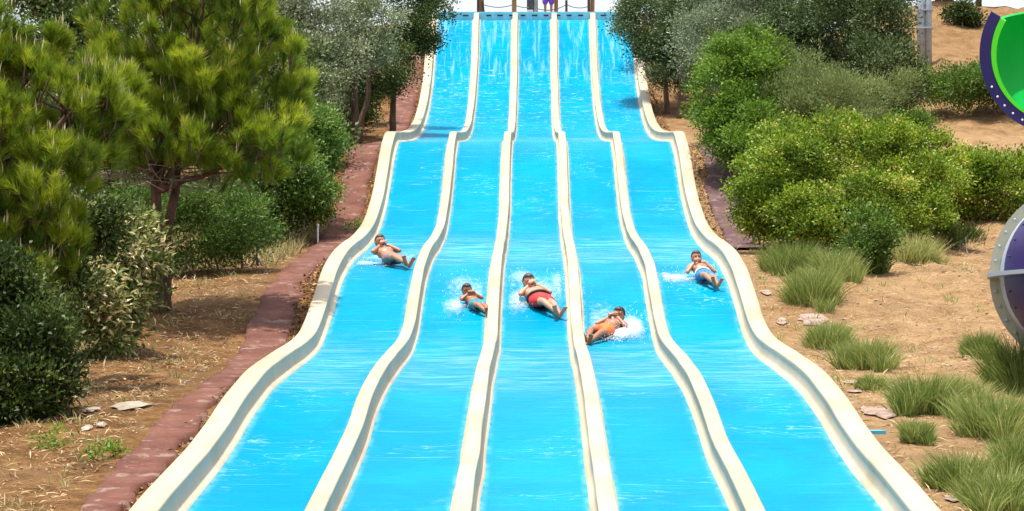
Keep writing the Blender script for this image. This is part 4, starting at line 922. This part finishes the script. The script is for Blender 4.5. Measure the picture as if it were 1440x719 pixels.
# ------------------------------------------------------------------ foam and spray around the sliders
def foam_mat():
    m, nt, out = new_mat('white foam'); v = coords(nt)
    a = N(nt, 'ShaderNodeAttribute', attribute_name='dens'); nz = noise(nt, coords(nt, (3.5, 2.2, 3.5)), 3.0, 8, .72, .6)
    al = mathn(nt, 'MULTIPLY', maprange(nt, mathn(nt, 'ADD', mathn(nt, 'MULTIPLY', nz, .9), a.outputs['Fac']), .62, 1.36), .66, True)
    b = N(nt, 'ShaderNodeBsdfPrincipled', Roughness=.5); b.inputs['Base Color'].default_value = (.86, .93, .96, 1)
    bp = N(nt, 'ShaderNodeBump', Strength=.6, Distance=.05); nt.links.new(nz, bp.inputs['Height']); nt.links.new(bp.outputs[0], b.inputs['Normal'])
    tr_ = N(nt, 'ShaderNodeBsdfTransparent'); mx = N(nt, 'ShaderNodeMixShader'); nt.links.new(al, mx.inputs[0]); nt.links.new(tr_.outputs[0], mx.inputs[1]); nt.links.new(b.outputs[0], mx.inputs[2])
    nt.links.new(mx.outputs[0], out.inputs[0]); return m
M['foam'] = foam_mat()
def drop_mat():
    m, nt, out = new_mat('water drops'); b = N(nt, 'ShaderNodeBsdfPrincipled', Roughness=.15); b.inputs['Base Color'].default_value = (.86, .94, .97, 1)
    t = N(nt, 'ShaderNodeBsdfTranslucent'); t.inputs[0].default_value = (.86, .94, .97, 1); mx = N(nt, 'ShaderNodeMixShader'); mx.inputs[0].default_value = .4
    nt.links.new(b.outputs[0], mx.inputs[1]); nt.links.new(t.outputs[0], mx.inputs[2]); nt.links.new(mx.outputs[0], out.inputs[0]); return m
M['drops'] = drop_mat()
def splash(k, lab, plumes, trail=1.8):
    """plumes: (side offset, along offset, radius side, radius along, height, density)"""
    x, y, yaw = slid[k]; a, b = edges[k]; nx, ny = 34, 56
    xs = np.linspace(a + .01, b - .01, nx); ys = np.linspace(y - .9, y + trail + .8, ny); X_, Y_ = np.meshgrid(xs, ys); dens = np.zeros_like(X_); hh = np.zeros_like(X_)
    for sx_, ay, rs, ra, h, dn in plumes:
        q = np.exp(-(((X_ - x - sx_) / rs) ** 2 + ((Y_ - y - ay) / ra) ** 2)); dens = np.maximum(dens, dn * q); hh = np.maximum(hh, h * q)
    wk = np.exp(-((X_ - x) / .38) ** 2) * sst(.1, .5, Y_ - y) * (1 - sst(.5, trail + .6, Y_ - y)); dens = np.maximum(dens, .5 * wk); hh = np.maximum(hh, .03 * wk)
    for i in range(ny):
        for j in range(nx): hh[i, j] *= .7 + .9 * abs(mnoise.noise((X_[i, j] * 6, Y_[i, j] * 6, k)))
    edge = np.minimum(sst(0, .12, X_ - a), sst(0, .12, b - X_)) * sst(0, .25, Y_ - ys[0]) * sst(0, .4, ys[-1] - Y_)
    dens *= edge; Z_ = P(Y_) + FLOOR + .012 + hh * edge
    ii = np.arange(ny - 1)[:, None] * nx + np.arange(nx - 1)[None, :]
    root = empty('water_splash', (x, y, float(P(y)) + FLOOR)); tag(root, lab, 'splash', 'splashes around the bathers')
    link('foam', np_mesh('foam', np.stack([X_, Y_, Z_], -1).reshape(-1, 3), np.stack([ii, ii + 1, ii + nx + 1, ii + nx], -1).reshape(-1, 4), smooth=True, attrs={'dens': dens.ravel()}), M['foam'], root)
    mb = MB()
    for sx_, ay, rs, ra, h, dn in plumes:
        for _ in range(int(330 * dn)):
            q = rng.normal(size=2) * .62; px_ = np.clip(x + sx_ + q[0] * rs, a - .05, b + .05); py_ = y + ay + q[1] * ra
            z = float(P(py_)) + FLOOR + .02 + abs(rng.normal()) * h * .95; r = .003 + .005 * rng.random() ** 3
            mb.ell((px_, py_, z), (r, r * rng.uniform(1, 2), r * rng.uniform(1, 1.8)), None, 5, 3)
    o = mb.build('droplets', M['drops'], root, smooth=True); o['kind'] = 'stuff'
splash(0, 'white spray around the bather in the leftmost lane', [(-.55, .1, .6, .5, .05, .52), (.45, 1.2, .5, 1.5, .06, .38), (.1, -.1, .3, .3, .04, .35), (-.3, 1.3, .5, 1.0, .04, .38)], 2.6)
splash(1, 'white spray beside the child in the second lane', [(-.30, .1, .22, .6, .06, .55), (.28, 1.5, .28, 1.5, .07, .42), (-.25, 1.4, .3, 1.2, .06, .42)], 2.8)
splash(2, 'white spray behind the man in red shorts', [(-.34, .3, .2, .8, .07, .58), (.32, 1.3, .24, 1.5, .09, .52), (-.3, 2.0, .28, 1.3, .06, .44)], 3.2)
splash(3, 'thick white spray over the bather in orange shorts', [(.22, .05, .2, .45, .13, .85), (.42, .4, .2, .8, .12, .74), (.05, -.35, .22, .25, .05, .4), (-.35, 1.4, .24, 1.3, .06, .4)], 2.8)
splash(4, 'white spray left of the boy in blue shorts', [(-.45, .2, .45, .5, .06, .62), (-.8, .55, .5, .45, .05, .55), (.25, 1.2, .35, 1.2, .06, .36)], 2.6)
